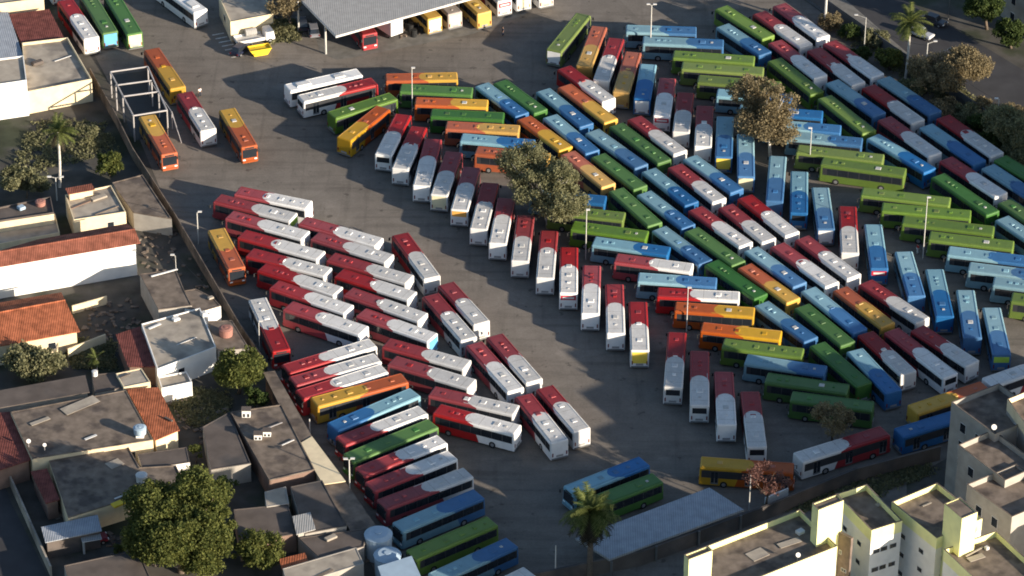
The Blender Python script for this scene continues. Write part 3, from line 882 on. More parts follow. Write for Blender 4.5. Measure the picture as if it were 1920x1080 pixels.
# boundary walls and fences
wall_line('boundary_wall', 'low weathered wall between the back yards and the bus yard', '170,150 218,235 250,300 330,425 400,545 445,622 493,692', 2.1, 'conc', .12)
wall_line('boundary_fence', 'dark fence between the diagonal buses and the road', '1475,-30 1640,85 1780,182 2000,340', 2.2, 'dpole', .12, 'fence')
wall_line('retaining_wall', 'dark wall between the bus yard and the blocks of flats', '735,1140 1010,1100 1200,1060 1440,972 1600,905 1760,862', 2.2, 'dconc', .3)
wall_line('low_wall', 'short sunlit white wall below the pink tree', '1434,952 1476,934', 1.6, 'white', .2)
wall_line('garden_wall', 'pale garden wall ending at the orange roofed house', '128,672 198,645', 1.6, 'cream', .2)
wall_line('yard_wall', 'pale yard wall beside the side road at lower left', '18,905 60,1000 96,1080', 1.6, 'lconc', .25)
wall_line('yard_wall', 'sunlit cream garden wall below the blank white gable', '136,588 200,570', 1.3, 'cream', .2)
# ------------------------------------------------------------------ trees
def leaves(bm, c, rx, rz, n, size, rnd):
    for _ in range(n):
        while True:
            v = Vector((rnd.uniform(-1, 1), rnd.uniform(-1, 1), rnd.uniform(-1, 1)))
            if v.length <= 1: break
        v *= rnd.uniform(.85, 1.25)
        p = c + Vector((v.x * rx, v.y * rx, v.z * rz))
        a = Vector((rnd.gauss(0, 1), rnd.gauss(0, 1), rnd.gauss(0, 1))).normalized(); b = a.orthogonal().normalized()
        b = Matrix.Rotation(rnd.uniform(0, 6.28), 3, a) @ b; cc = a.cross(b)
        s = size * rnd.uniform(0.6, 1.3)
        q = [p + b * s, p + cc * s * 0.55, p - b * s, p - cc * s * 0.55]
        bm.faces.new([bm.verts.new(x) for x in q])
def tree(label, base, lobes, leaf, bark='bark', name='broadleaf_tree', dens=1.0, size=0.3, tr=0.22, trunks=1, seed=1, clump=1.0):
    """lobes: (px, py, z, radius, half height)"""
    rnd = random.Random(seed); B = at(base[0], base[1], 0)
    t = thing(name, label, 'tree' if name != 'shrub' else 'shrub', B)
    cen = [(at(px, py, z) - B, r, h) for px, py, z, r, h in lobes]
    bm = bmesh.new()
    for k in range(trunks):
        off = Vector(((k - (trunks - 1) / 2) * 2.3, 0, 0))
        top = sum((c for c, r, h in cen), Vector()) / len(cen)
        fork = off + (top - off) * 0.45
        tube(bm, off, fork, tr * 1.3, tr * 0.85)
        for c, r, h in cen:
            for j in range(4):
                e = c + Vector((rnd.uniform(-.6, .6) * r, rnd.uniform(-.6, .6) * r, rnd.uniform(-.2, .7) * h))
                mid = fork.lerp(e, .5) + Vector((rnd.uniform(-.3, .3), rnd.uniform(-.3, .3), 0.2))
                tube(bm, fork, mid, tr * .55, tr * .35, 6); tube(bm, mid, e, tr * .35, tr * .08, 5)
    obj('trunk', bm, M[bark], t, smooth=True)
    bm = bmesh.new()
    for c, r, h in cen:
        nc = max(8, int(9 * r * r * 0.55 * clump))
        for _ in range(nc):
            while True:
                v = Vector((rnd.uniform(-1, 1), rnd.uniform(-1, 1), rnd.uniform(-.8, 1)))
                if .25 < v.length <= 1: break
            v = v.normalized() * v.length ** .75
            cr_ = rnd.uniform(.12, .30) * min(r, 4.5) * rnd.uniform(.7, 1.4) + .15
            cc = c + Vector((v.x * (r - cr_ * .5), v.y * (r - cr_ * .5), v.z * (h - cr_ * .4)))
            leaves(bm, cc, cr_, cr_ * .8, int(dens * 15 * cr_ * cr_ / (size * size)) + 10, size * .8, rnd)
    obj('crown', bm, M[leaf], t)
    return t
tree('olive tree with pale trunks beside the long slanted row', (1042, 428), [(985, 305, 7.5, 4.0, 2.4), (1050, 330, 7.5, 3.3, 2.5), (1050, 378, 5.4, 4.0, 2.3), (1000, 350, 6.5, 3.4, 2.4)], 'leafO', 'pbark', trunks=2, seed=3, dens=.5, clump=.6, size=.24)
tree('brownish tree with pale trunk beside the short stack of buses', (1444, 296), [(1410, 170, 8.0, 3.8, 2.3), (1455, 190, 8.0, 3.4, 2.5), (1430, 225, 5.8, 4.4, 2.3), (1465, 245, 5.0, 2.8, 1.8)], 'leafB', 'pbark', seed=5, dens=.5, clump=.6, size=.24)
tree('very large round green tree in the yards at lower left', (340, 1075), [(290, 945, 7, 4.0, 2.8), (370, 930, 7, 4.2, 2.8), (400, 985, 6, 3.2, 3.0), (320, 1000, 6, 4.6, 3.4), (380, 1030, 4.5, 3.6, 3.0), (270, 1015, 4.5, 3.0, 2.5)], 'leafG', seed=7, size=.25, tr=.35)
tree('round dark green tree against the boundary wall', (448, 738), [(447, 690, 4.2, 3.5, 2.6), (470, 680, 4.6, 2.0, 1.6)], 'leafG', seed=9, size=.28)
tree('small dark tree just below the round boundary tree', (478, 768), [(477, 745, 2.4, 1.9, 1.4)], 'leafD', seed=10, size=.24, name='small_tree', tr=.12)
tree('small bright green tree below the dark slabs at bottom left', (490, 1068), [(490, 1028, 3.6, 3.0, 2.2), (455, 1035, 3.0, 1.6, 1.4)], 'leafG', seed=11, size=.27, name='small_tree', tr=.15)
tree('little green sapling between the orange strip roof and slab roofs', (368, 868), [(369, 846, 2.0, 1.2, .9)], 'leafG', seed=12, size=.2, name='sapling', tr=.06)
tree('tiny sapling in the yard left of the very large tree', (222, 1044), [(221, 1028, 1.4, .8, .7)], 'leafG', seed=13, size=.18, name='sapling', tr=.05)
tree('round garden bush left of the wash gantry', (206, 330), [(205, 306, 2.4, 2.2, 1.5)], 'leafG', seed=14, size=.26, name='shrub', tr=.1)
tree('spreading olive shrub near the left edge above the dark roof', (50, 372), [(35, 335, 2.6, 2.8, 1.5), (70, 345, 2.2, 1.8, 1.2)], 'leafO', seed=15, size=.26, name='shrub', tr=.12)
tree('untidy olive tree below the orange tiled house', (62, 712), [(45, 672, 3.0, 2.7, 1.8), (90, 676, 3.0, 2.5, 1.7), (60, 690, 2.4, 2.4, 1.3)], 'leafO', seed=16, size=.27)
tree('thin brown tree left of the workshop canopy', (545, 55), [(525, 8, 5.0, 2.6, 1.8), (555, 0, 5, 2.0, 1.5)], 'leafB', seed=17, size=.26, dens=.5)
tree('leafy pale shrub between the skip and the workshop', (520, 62), [(512, 50, 1.4, 1.6, .8), (540, 52, 1.2, 1.2, .7)], 'leafO', seed=18, size=.22, name='shrub', tr=.06)
tree('broad golden brown tree beside the road at upper right', (1790, 178), [(1805, 120, 5.0, 4.2, 2.6), (1775, 145, 4.4, 3.2, 2.2)], 'leafB', seed=19, size=.24, dens=.6, clump=.75)
tree('thin golden brown tree between the palm and the broad tree', (1735, 175), [(1738, 125, 4.6, 3.0, 2.0), (1720, 145, 3.8, 2.0, 1.5)], 'leafB', seed=20, size=.22, dens=.5, clump=.7)
tree('green bush tree left of the tall roadside palm', (1668, 130), [(1668, 105, 2.6, 2.3, 1.6)], 'leafG', seed=21, size=.25)
tree('dark olive tree at the right edge beside the fence', (1885, 275), [(1880, 225, 4.4, 3.4, 2.2), (1905, 245, 4, 3.0, 2.0)], 'leafO', seed=22, size=.24, dens=.6, clump=.75)
tree('low shrub beside the fence near the top lamp', (1590, 68), [(1592, 58, 1.4, 1.8, .9)], 'leafD', seed=23, size=.22, name='shrub', tr=.06)
tree('brown shrub beside the fence below the thin golden tree', (1780, 208), [(1782, 196, 1.6, 1.9, 1.0)], 'leafB', seed=24, size=.22, name='shrub', tr=.06)
tree('dark green shrub beside the fence between two trees', (1838, 245), [(1835, 228, 2.0, 2.0, 1.2)], 'leafD', seed=25, size=.22, name='shrub', tr=.06)
tree('tall dark tree across the road at the top right', (1850, 55), [(1845, 5, 5.5, 3.2, 2.6)], 'leafD', seed=26)
tree('dark tree across the road beside the grey tower block', (1895, 90), [(1893, 60, 3.5, 2.6, 2.0)], 'leafD', seed=27)
tree('bare pinkish tree between the orange bus and white bus', (1435, 955), [(1430, 895, 5.2, 2.6, 1.9), (1458, 905, 4.6, 1.8, 1.4)], 'leafR', seed=28, size=.18, dens=.22, clump=.7, tr=.16)
tree('thin dark brown tree in shade by the lowest green bus', (1560, 828), [(1560, 785, 4.2, 3.0, 1.9)], 'leafB', seed=29, size=.2, dens=.3, tr=.14)
tree('sunlit garden bush in the corner beside the leaning palm', (165, 268), [(165, 250, 1.8, 1.8, 1.1)], 'leafO', seed=30, size=.24, name='shrub', tr=.08)
tree('low dark bush beside the shed at the bottom left garden', (430, 935), [(425, 915, 2.0, 1.8, 1.3)], 'leafD', seed=31, size=.24, name='shrub', tr=.08)
tree('brown scrub bush beside the utility pole at the top', (1556, 52), [(1556, 38, 1.5, 2.0, 1.2), (1568, 44, 1.2, 1.2, .9)], 'leafB', seed=60, size=.22, name='shrub', tr=.07)
tree('olive scrub bush between the first lamp and the green bush tree', (1640, 86), [(1640, 72, 1.5, 2.2, 1.2), (1652, 78, 1.2, 1.3, .9)], 'leafO', seed=61, size=.22, name='shrub', tr=.07)
tree('olive scrub bush at the foot of the tall roadside palm', (1705, 179), [(1705, 165, 1.5, 2.4, 1.2), (1717, 171, 1.2, 1.4, .9)], 'leafO', seed=62, size=.22, name='shrub', tr=.07)
tree('dry bush on the verge under the thin golden tree', (1760, 219), [(1760, 205, 1.5, 2.6, 1.2), (1772, 211, 1.2, 1.6, .9)], 'leafB', seed=63, size=.22, name='shrub', tr=.07)
tree('grey green bush on the verge below the broad golden tree', (1812, 226), [(1812, 212, 1.5, 2.6, 1.2), (1824, 218, 1.2, 1.6, .9)], 'leafO', seed=64, size=.22, name='shrub', tr=.07)
tree('large dry bush on the road side of the verge at right', (1848, 219), [(1848, 205, 1.5, 2.8, 1.2), (1860, 211, 1.2, 1.7, .9)], 'leafB', seed=65, size=.22, name='shrub', tr=.07)
tree('dark bush between the fence and the right edge lamp', (1862, 276), [(1862, 262, 1.5, 2.6, 1.2), (1874, 268, 1.2, 1.6, .9)], 'leafD', seed=66, size=.22, name='shrub', tr=.07)
tree('olive bush at the right edge where the fence leaves the picture', (1908, 306), [(1908, 292, 1.5, 2.8, 1.2), (1920, 298, 1.2, 1.7, .9)], 'leafO', seed=67, size=.22, name='shrub', tr=.07)
tree('tall dry bush at the right edge behind the olive tree', (1905, 229), [(1905, 215, 1.5, 3.0, 1.2), (1917, 221, 1.2, 1.8, .9)], 'leafB', seed=68, size=.22, name='shrub', tr=.07)
tree('small dark bush at the fence below the first street lamp', (1610, 114), [(1610, 100, 1.5, 1.8, 1.2), (1622, 106, 1.2, 1.1, .9)], 'leafD', seed=69, size=.22, name='shrub', tr=.07)
def palm(label, base, top, z, r, n=34, dead=0, tr=.18, seed=2, bark='pbark'):
    rnd = random.Random(seed); B = at(*base, 0); T = at(*top, z) - B
    t = thing('palm_tree', label, 'palm tree', B)
    bm = bmesh.new(); prev = Vector()
    for i in range(1, 7):
        k = i / 6; p = T * k + Vector((math.sin(k * 3) * .15, 0, 0)); tube(bm, prev, p, tr * (1.25 - .4 * k + .2 / 6), tr * (1.25 - .4 * k), 8); prev = p
    obj('trunk', bm, M[bark], t)
    def fronds(bm, n, lo, hi, ln, droop):
        for i in range(n):
            a = rnd.uniform(0, 6.283); el = rnd.uniform(lo, hi); L = ln * rnd.uniform(.8, 1.1)
            d = Vector((math.cos(a) * math.cos(el), math.sin(a) * math.cos(el), math.sin(el))); side = Vector((-math.sin(a), math.cos(a), 0))
            pts = []; p = T.copy(); v = d.copy()
            for s in range(9):
                pts.append(p.copy()); p = p + v * L / 8; v = (v + Vector((0, 0, -droop))).normalized()
            for s in range(8):
                w = L * .20 * math.sin(math.pi * (s + 1.2) / 10.5)
                for sg in (-1, 1):
                    for h in (0, .5):
                        q = pts[s].lerp(pts[s + 1], h); e = q + side * sg * w + (pts[s + 1] - pts[s]) * .9 - Vector((0, 0, .25 * w))
                        q2 = q + (pts[s + 1] - pts[s]) * .5
                        bm.faces.new([bm.verts.new(x) for x in (q, q2, e)])
    bm = bmesh.new(); fronds(bm, n, -.25, 1.3, r, .16); obj('crown', bm, M['palm'], t)
    if dead:
        bm = bmesh.new(); fronds(bm, dead, -1.5, -.5, r * .95, .05); obj('dead_fronds', bm, M['deadp'], t)
    return t
palm('tall palm with pale trunk standing beside the road', (1697, 150), (1706, 42), 8.5, 3.4, seed=3)
palm('shaggy palm with dead fronds at the corner of the sheet roof', (1104, 1082), (1106, 962), 9.6, 3.9, n=60, dead=70, tr=.34, seed=4, bark='bark')
palm('leaning palm in the garden at upper left', (112, 352), (108, 248), 7.5, 3.0, n=26, dead=8, seed=5)
palm('short young palm behind the long dark sheet roof', (180, 700), (180, 672), 2.2, 1.5, n=14, tr=.1, seed=6)
# ------------------------------------------------------------------ poles and lamps
def pole(label, base, top, heads, name='lamp_post', cat='street lamp', r=.09, m='pole', group=None):
    B = at(*base, 0)
    # height so that the top lands on its pixel
    h = (base[1] - top[1]) / (FPX / (B - cam.matrix_world.translation).length * math.cos(PITCH))
    t = thing(name, label, cat, B, group=group)
    bm = bmesh.new(); tube(bm, (0, 0, 0), (0, 0, h), r * 1.2, r * .8, 8); obj('shaft', bm, M[m], t)
    for dx, dy in heads:
        bm = bmesh.new(); tube(bm, (0, 0, h - .1), (dx * .9, dy * .9, h + .15), .04, seg=5); a = obj('bracket', bm, M[m], t)
        bm = bmesh.new(); box(bm, dx - .28, dx + .28, dy - .14, dy + .14, h + .08, h + .22); obj('lamp_head', bm, M['ltrim'], a)
    return t
G = 'lamp posts standing in the bus yard'
pole('lamp post with two heads behind the short stack of blue and green buses', (1219, 102), (1217, 14), [(-.5, 0), (.5, 0)], group=G)
pole('lamp post in front of the green bus near the white coach', (773, 215), (777, 133), [(.2, .2)], r=.07, group=G)
pole('lamp post below the olive tree beside a blue bus', (1098, 487), (1099, 396), [(.2, 0)], r=.07, group=G)
pole('lamp post beside the upright blue buses at the green stack', (1517, 322), (1518, 244), [(-.2, 0)], r=.07, group=G)
pole('lamp post rising among the lower green buses at right', (1730, 485), (1737, 374), [(.2, 0)], r=.07, group=G)
pole('lamp post at the noses of the two orange buses', (1287, 622), (1296, 541), [(.2, 0)], r=.07, group=G)
pole('white post beside the left boundary wall below the gantry', (372, 457), (366, 400), [(.4, .1)], r=.08, group=G)
pole('white post beside the white and red bus at the boundary', (487, 660), (484, 605), [(.3, .3)], r=.07, group=G)
pole('short white post beside the yellow bus rear', (581, 815), (585, 785), [], name='post', cat='post', r=.1)
pole('post with two lamps beside the dark red buses at lower left', (656, 932), (652, 860), [(-.45, 0), (.45, .1)], group=G)
pole('post at the bottom edge beneath the shaggy palm', (1041, 1090), (1037, 1020), [], name='post', cat='post', r=.09)
pole('thin post at the right end of the blue grey sheet roof', (1404, 960), (1405, 888), [], name='post', cat='post', r=.07)
pole('thick pale utility pole at the top between bus and fence', (1546, 54), (1549, -40), [(-.6, 0), (.6, 0)], name='utility_pole', cat='utility pole', r=.2)
pole('crossarm utility pole standing above the rough pale terrace', (107, 376), (102, 334), [(-.9, 0), (.9, 0)], name='utility_pole', cat='utility pole', r=.09)
pole('street lamp left of the green bush tree beside the road', (1620, 92), (1621, 36), [(-1.5, .6)], name='street_lamp', r=.07)
pole('street lamp in front of the broad golden brown tree', (1733, 165), (1741, 85), [(1.2, .4)], name='street_lamp', r=.08)
pole('street lamp reaching over the road beyond the golden trees', (1765, 150), (1762, 97), [(1.1, .3)], name='street_lamp', r=.06)
pole('street lamp beside the dark olive tree at the right edge', (1867, 255), (1873, 189), [(-.4, 0)], name='street_lamp', r=.08)
pole('dark post across the road at the top right', (1777, 48), (1781, -10), [(.3, 0)], name='street_lamp', r=.07, m='dpole')
pole('thin post in the yard above the pale patched terrace', (332, 545), (331, 480), [(-.4, .0)], name='post', cat='post', r=.05)
# ------------------------------------------------------------------ wash gantry
def gantry():
    c = at(262, 172, 4.5); c.z = 0
    t = thing('wash_gantry', 'white metal wash gantry frame over a dark pit', 'gantry', c)
    z = 4.5
    L = [at(207, 135, z) - c, at(217, 160, z) - c, at(230, 181, z) - c, at(250, 217, z) - c]
    Q = [at(277, 125, z) - c, at(284, 151, z) - c, at(297, 172, z) - c, at(313, 207, z) - c]
    for a, b in zip(L, Q):
        bm = bmesh.new(); tube(bm, a, b, .13, seg=6); obj('cross_beam', bm, M['metal'], t)
        for p in (a, b):
            bm = bmesh.new(); tube(bm, (p.x, p.y, 0), p, .11, seg=6); obj('post', bm, M['metal'], t)
    for s in (L, Q):
        bm = bmesh.new(); tube(bm, s[0], s[-1], .13, seg=6); obj('side_beam', bm, M['metal'], t)
    a = at(280, 150, 3.0) - c; b = at(322, 210, 3.0) - c; d = at(340, 268, .9) - c; 
    bm = bmesh.new(); tube(bm, a, b, .08, seg=6); tube(bm, b, d, .08, seg=6); tube(bm, (b.x, b.y, 0), b, .07, seg=6); tube(bm, (a.x, a.y, 0), a, .07, seg=6); obj('water_pipe', bm, M['metal'], t)
    bm = bmesh.new(); prism(bm, [at(x, y, 0) - c for x, y in ((204, 142), (279, 132), (316, 212), (318, 252), (252, 264))], .004, .03); obj('wash_pad', bm, M['black'], t)
gantry()
# ------------------------------------------------------------------ workshop canopy and top left structures
def canopy(name, label, s, z, th, roof, cols, colm='pole', back=None, fascia='ltrim', cat='canopy'):
    pts = ccw(poly(s, z)); c = sum(pts, Vector()) / len(pts); c.z = 0
    t = thing(name, label, cat, c); loc = [p - c for p in pts]
    bm = bmesh.new(); prism(bm, loc, z - .1, z); obj('roof', bm, M[roof], t)
    bm = bmesh.new(); ring(bm, offset_poly(loc, -.06), .12, z - th, z - .05); obj('fascia', bm, M[fascia], t)
    for x, y in cols:
        p = at(x, y, 0) - c; bm = bmesh.new(); tube(bm, p, (p.x, p.y, z - .1), .16, seg=8); obj('column', bm, M[colm], t)
    if back:
        bm = bmesh.new(); prism(bm, [at(x, y, 0) - c for x, y in P(back)], 0, z - .12); obj('back_wall', bm, M['dconc'], t)
    return t
canopy('workshop_canopy', 'large grey sheet canopy of the workshop at the top', '630,67 905,-10 812,-112 530,-36', 5.6, .35, 'sheet', [(611, 101), (560, 60), (740, 60), (860, 30)], back='560,-10 830,-80 835,-72 566,-2')
flat_house('pale roofed gatehouse with a sunlit end wall at the top', '410,-8 432,41 512,26 490,-24', 3.6, 'cream', 'lconc', 0.2, name='gatehouse', cat='building', wins=((0, .5, 1.9, 1.0, .9),))
canopy('sheet_canopy', 'long blue grey sheet roof beside the shaggy palm', '1330,914 1394,955 1143,1048 1080,1009', 2.5, .3, 'slate', [(1146, 1082), (1230, 1052), (1310, 1024), (1388, 994)], colm='dpole', fascia='sheet')
canopy('bike_shelter', 'small pale awning beside the brown leaning roofs at left', '150,1000 185,994 190,1010 155,1016', 2.2, .1, 'sheet', [(158, 1038)])
# ------------------------------------------------------------------ tanks
def tank(label, px, py, z, r, h, m='tank', stand=0.0, lid=True, name='water_tank'):
    p = at(px, py, z); t = thing(name, label, 'water tank', p)
    bm = bmesh.new(); tube(bm, (0, 0, stand), (0, 0, stand + h), r * .94, r, 20); obj('shell', bm, M[m], t)
    if lid:
        bm = bmesh.new(); tube(bm, (0, 0, stand + h), (0, 0, stand + h + .16 * r), r * 1.04, r * .7, 20); obj('lid', bm, M[m], t)
        bm = bmesh.new(); tube(bm, (0, 0, stand + h + .1 * r), (0, 0, stand + h + .22 * r), r * .25, seg=10); obj('cap', bm, M[m], t)
    if stand:
        bm = bmesh.new(); box(bm, -r * .6, r * .6, -r * .6, r * .6, -.05, stand); obj('stand', bm, M['white'], t)
tank('pale blue water tank on a white stand beside the orange strip roof', 263, 818, 3.7, .85, .9, 'tank', .5)
tank('white water tank throwing a long shadow over the slab roof', 266, 902, 3.1, .75, 1.0, 'ltrim')
tank('round pink water tank on the brown slab roof', 424, 628, 3.2, .95, 1.1, 'pinkt')
tank('open orange water tank on the dark flat roof at left', 76, 384, 4.0, .75, .6, 'pinkt')
tank('upper of two big blue grey tanks at the bottom', 710, 1042, 0, 1.75, 3.4, 'tank')
tank('lower of two big blue grey tanks at the bottom', 727, 1076, 0, 1.7, 3.0, 'tank')
tank('small white tank standing behind the long dark sheet roof', 178, 704, 3.2, .4, .7, 'ltrim')
flat_house('blue grey box tank at the bottom beside the round tanks', '708,1062 772,1042 798,1100 730,1120', 4.0, 'tank', 'tank', 0, name='box_tank', cat='water tank')
# dishes, pipes and loose things on the roofs
def dish(label, px, py, z, r=.4):
    p = at(px, py, z); t = thing('satellite_dish', label, 'satellite dish', p)
    bm = bmesh.new(); tube(bm, (0, 0, 0), (0, 0, .8), .04, seg=6); obj('mast', bm, M['metal'], t)
    bm = bmesh.new(); tube(bm, (0, .05, .85), (.05, -.12, 1.0), .08, r, 14); obj('dish', bm, M['ltrim'], t)
dish('white satellite dish on the parapet of the upper grey flats', 1862, 812, 14.1, .36)
dish('white satellite dish on the first lime yellow roof', 1495, 1052, 15.1, .3)
dish('small white dish on the broad grey flat roof at left', 54, 838, 3.9, .3)
dish('white dish at the near corner of the broad grey flat roof', 84, 845, 3.9, .25)
def slab_item(name, label, cat, px, py, z, lx, ly, h, m, rz=0.5):
    p = at(px, py, z); bm = bmesh.new(); box(bm, -lx, lx, -ly, ly, 0, h)
    bmesh.ops.bevel(bm, geom=bm.edges[:], offset=min(lx, ly, h) * .2, segments=1, affect='EDGES')
    o = tag(obj(name, bm, M[m], loc=p), label, cat); o.rotation_euler = (0, 0, rz); return o
slab_item('board', 'pale board lying on the pale patched terrace', 'board', 290, 612, 3.75, 1.0, .2, .08, 'white', .7)
slab_item('board', 'long white board on the grey roof nearest the wall', 'board', 308, 512, 3.55, 2.0, .15, .1, 'white', .5)
slab_item('board', 'pale sheet lying across the first lime yellow roof', 'board', 1480, 1018, 15.1, 1.5, .5, .06, 'lconc', .5)
slab_item('board', 'pale sheet lying on the lowest right lime yellow roof', 'board', 1830, 1046, 14.9, 1.1, .45, .08, 'lconc', .5)
slab_item('plank', 'long plank on the lowest right lime yellow roof', 'plank', 1827, 1035, 14.9, 1.5, .12, .1, 'lconc', .7)
slab_item('board', 'small pale board on the middle lime yellow roof', 'board', 1738, 946, 15.3, .7, .12, .05, 'lconc', .6)
slab_item('crate', 'small dark crate on the orange strip roof', 'crate', 316, 787, 3.6, .7, .15, .2, 'dconc', -.7)
# ------------------------------------------------------------------ blocks of flats
def block(label, FL, FR, NR, z, wall, band, roof='conc', bandh=1.7, zb=0.0, par=.8, win=(), name='apartment_block', cat='apartment block'):
    a, b, c = at(*FL, z), at(*FR, z), at(*NR, z); d = a + c - b
    pts = ccw([a, b, c, d]); m = sum(pts, Vector()) / 4; m.z = 0
    t = thing(name, label, cat, (m.x, m.y, zb)); loc = [Vector((p.x - m.x, p.y - m.y, 0)) for p in pts]; H = z - zb
    bm = bmesh.new(); prism(bm, offset_poly(loc, .02), 0, H - bandh + .01); obj('wall', bm, M[wall], t)
    bm = bmesh.new(); prism(bm, loc, H - bandh, H - par); obj('painted_band', bm, M[band], t)
    bm = bmesh.new(); prism(bm, offset_poly(loc, .2), H - par - .02, H - par + .03); obj('roof', bm, M[roof], t)
    bm = bmesh.new(); ring(bm, loc, .13, H - par - .01, H); obj('parapet', bm, M[band], t)
    bm = bmesh.new(); ring(bm, offset_poly(loc, -.02), .17, H, H + .03); obj('coping', bm, M['conc'], t)
    # pts after ccw start at FL or its reverse: find the near (camera) and left walls by direction
    n = len(loc)
    for i in range(n):
        A, B = loc[i], loc[(i + 1) % n]; u = (B - A).normalized(); nx, ny = u.y, -u.x
        side = 'near' if ny < -.6 and nx > 0 else ('left' if nx < -.5 and ny < 0 else None)
        if side:
            for (sd_, tt, zz, wd, ht) in win:
                if sd_ == side: pane_at(t, A, B, tt, H - zz, wd, ht)
    return t
W2 = [('near', a, zz, .9, .6) for a in (.2, .45, .75) for zz in (3.4, 6.2, 9.0)] + [('left', a, zz, .8, .6) for a in (.3, .7) for zz in (3.6, 6.4, 9.2)]
block('long white flats with lime yellow band cut by the bottom edge', (1283, 1040), (1500, 955), (1570, 1024), 15.8, 'white', 'yel', win=W2)
block('middle white flats with lime yellow band and a brown cladding side', (1568, 926), (1625, 908), (1692, 976), 16.2, 'white', 'yel', win=W2)
block('white flats with lime yellow band behind the tall yellow stair tower', (1672, 941), (1757, 905), (1842, 972), 16.0, 'white', 'yel', win=W2)
block('white flats with lime yellow band in the bottom right corner', (1770, 1030), (1868, 995), (1975, 1094), 15.6, 'white', 'yel', win=W2)
block('yellow stair tower at the left end of the long white flats', (1283, 1040), (1327, 1023), (1336, 1032), 20.3, 'yel', 'yel', par=.15, bandh=2.5, name='stair_tower', cat='stair tower')
block('yellow stair tower between the long and the middle flats', (1523, 944), (1570, 926), (1582, 938), 20.6, 'yel', 'yel', par=.15, bandh=2.5, name='stair_tower', cat='stair tower')
block('tall yellow stair tower beside the bottom right flats', (1771, 944), (1800, 932), (1833, 960), 20.6, 'yel', 'yel', par=.1, bandh=2.5, name='stair_tower', cat='stair tower')
block('brown clad lift shaft on the side of the middle flats', (1566, 994), (1570, 992), (1600, 1008), 16.0, 'brick', 'brick', par=.1, name='lift_shaft', cat='lift shaft', win=[('left', .4, 2.8, .25, .5), ('left', .6, 5.2, .3, .4), ('left', .75, 5.2, .3, .4)])
W3 = [('left', a, zz, 1.0, 1.3) for a in (.3, .65) for zz in (2.6, 5.4, 8.2)]
block('grey flats with cream parapet nearest the blue bus', (1784, 754), (1873, 719), (1955, 778), 14.5, 'grey', 'grey', win=W3)
block('grey flats with bright cream parapet below the satellite dish', (1797, 834), (1862, 806), (1950, 872), 14.0, 'grey', 'grey', win=W3)
block('grey flats with tan roof at the right edge above the lime ones', (1813, 908), (1905, 870), (1990, 930), 13.6, 'grey', 'grey', win=W3)
block('tall tan roofed flats cut by the right edge', (1889, 748), (1975, 712), (2040, 800), 16.0, 'grey', 'cream', win=W3)
# more of the same estate, beyond the right edge
for i, (x, y, z, lab) in enumerate(((2150, 684, 14.0, 'nearest'), (2200, 790, 17.0, 'middle'), (2120, 905, 15.0, 'lower'), (2300, 870, 16.0, 'farthest'), (2050, 1010, 14.0, 'lowest'))):
    block(f'{lab} block of grey flats beyond the right edge', (x, y), (x + 100, y - 38), (x + 190, y + 40), z, 'grey', 'grey', win=W3)
for i, (x, y, z, lab) in enumerate(((2085, 150, 17, 'first'), (2210, 235, 17, 'second'), (2330, 320, 16, 'third'))):
    block(f'{lab} white tower block across the road beyond the right edge', (x, y), (x + 80, y - 30), (x + 190, y + 50), z, 'white', 'grey', win=W3)
block('grey tower block in the top right corner across the road', (1884, -70), (1965, -100), (2040, -50), 9.5, 'grey', 'grey', win=W3)
# ------------------------------------------------------------------ vehicles
def car(label, px, py, rz, col, name='parked_car'):
    p = at(px, py, 0); t = thing(name, label, 'car', p + Vector((0, 0, .008)), rz)
    m = mat('car_paint_' + name + str(round(px)), col, rough=.35, var=.04, spec=.5)
    bm = bmesh.new(); v, f = box(bm, -2.1, 2.1, -.85, .85, .28, .82)
    for q in v:
        if q.co.z > .5: q.co.y *= .94; q.co.x *= .97
    bmesh.ops.bevel(bm, geom=bm.edges[:], offset=.12, segments=2, affect='EDGES'); b = obj('body', bm, m, t)
    bm = bmesh.new(); v, f = box(bm, -1.7, .9, -.76, .76, .78, 1.42)
    for q in v:
        if q.co.z > 1: q.co.y *= .82; q.co.x = q.co.x * .72 - .12
    bmesh.ops.bevel(bm, geom=bm.edges[:], offset=.06, segments=1, affect='EDGES'); obj('window_glass', bm, M['glass'], t)
    bm = bmesh.new(); v, f = box(bm, -1.32, .5, -.63, .63, 1.38, 1.46)
    bmesh.ops.bevel(bm, geom=bm.edges[:], offset=.03, segments=1, affect='EDGES'); obj('roof', bm, m, t)
    for x in (-1.3, 1.3):
        for s in (-1, 1):
            bm = bmesh.new(); tube(bm, (x, s * .62, .3), (x, s * .87, .3), .3, seg=12); w_ = obj('wheel', bm, M['rubber'], t)
            bm = bmesh.new(); tube(bm, (x, s * .8, .3), (x, s * .885, .3), .17, seg=8); obj('rim', bm, M['rim'], w_)
    for s in (-1, 1):
        bm = bmesh.new(); box(bm, 1.98, 2.1, s * .62 - .16, s * .62 + .16, .56, .72); obj('headlight', bm, M['lamp'], t)
        bm = bmesh.new(); box(bm, -2.1, -1.98, s * .66 - .12, s * .66 + .12, .56, .74); obj('tail_light', bm, M['tail'], t)
    return t
car('silver car driving on the road at the upper right', 1726, 68, R(-38), (.42, .42, .44), 'driving_car')
car('dark car on the road beyond the silver car', 1752, 44, R(-38), (.05, .05, .06), 'driving_car')
car('dark blue car parked beside the yellow skip', 452, 98, R(60), (.02, .025, .05))
car('dark car parked left of the workshop canopy', 567, 50, R(100), (.03, .035, .05))
car('grey car parked under the workshop canopy edge', 588, 62, R(100), (.2, .2, .22))
car('red car parked under the blue grey carport at lower left', 172, 1018, R(20), (.25, .02, .03))
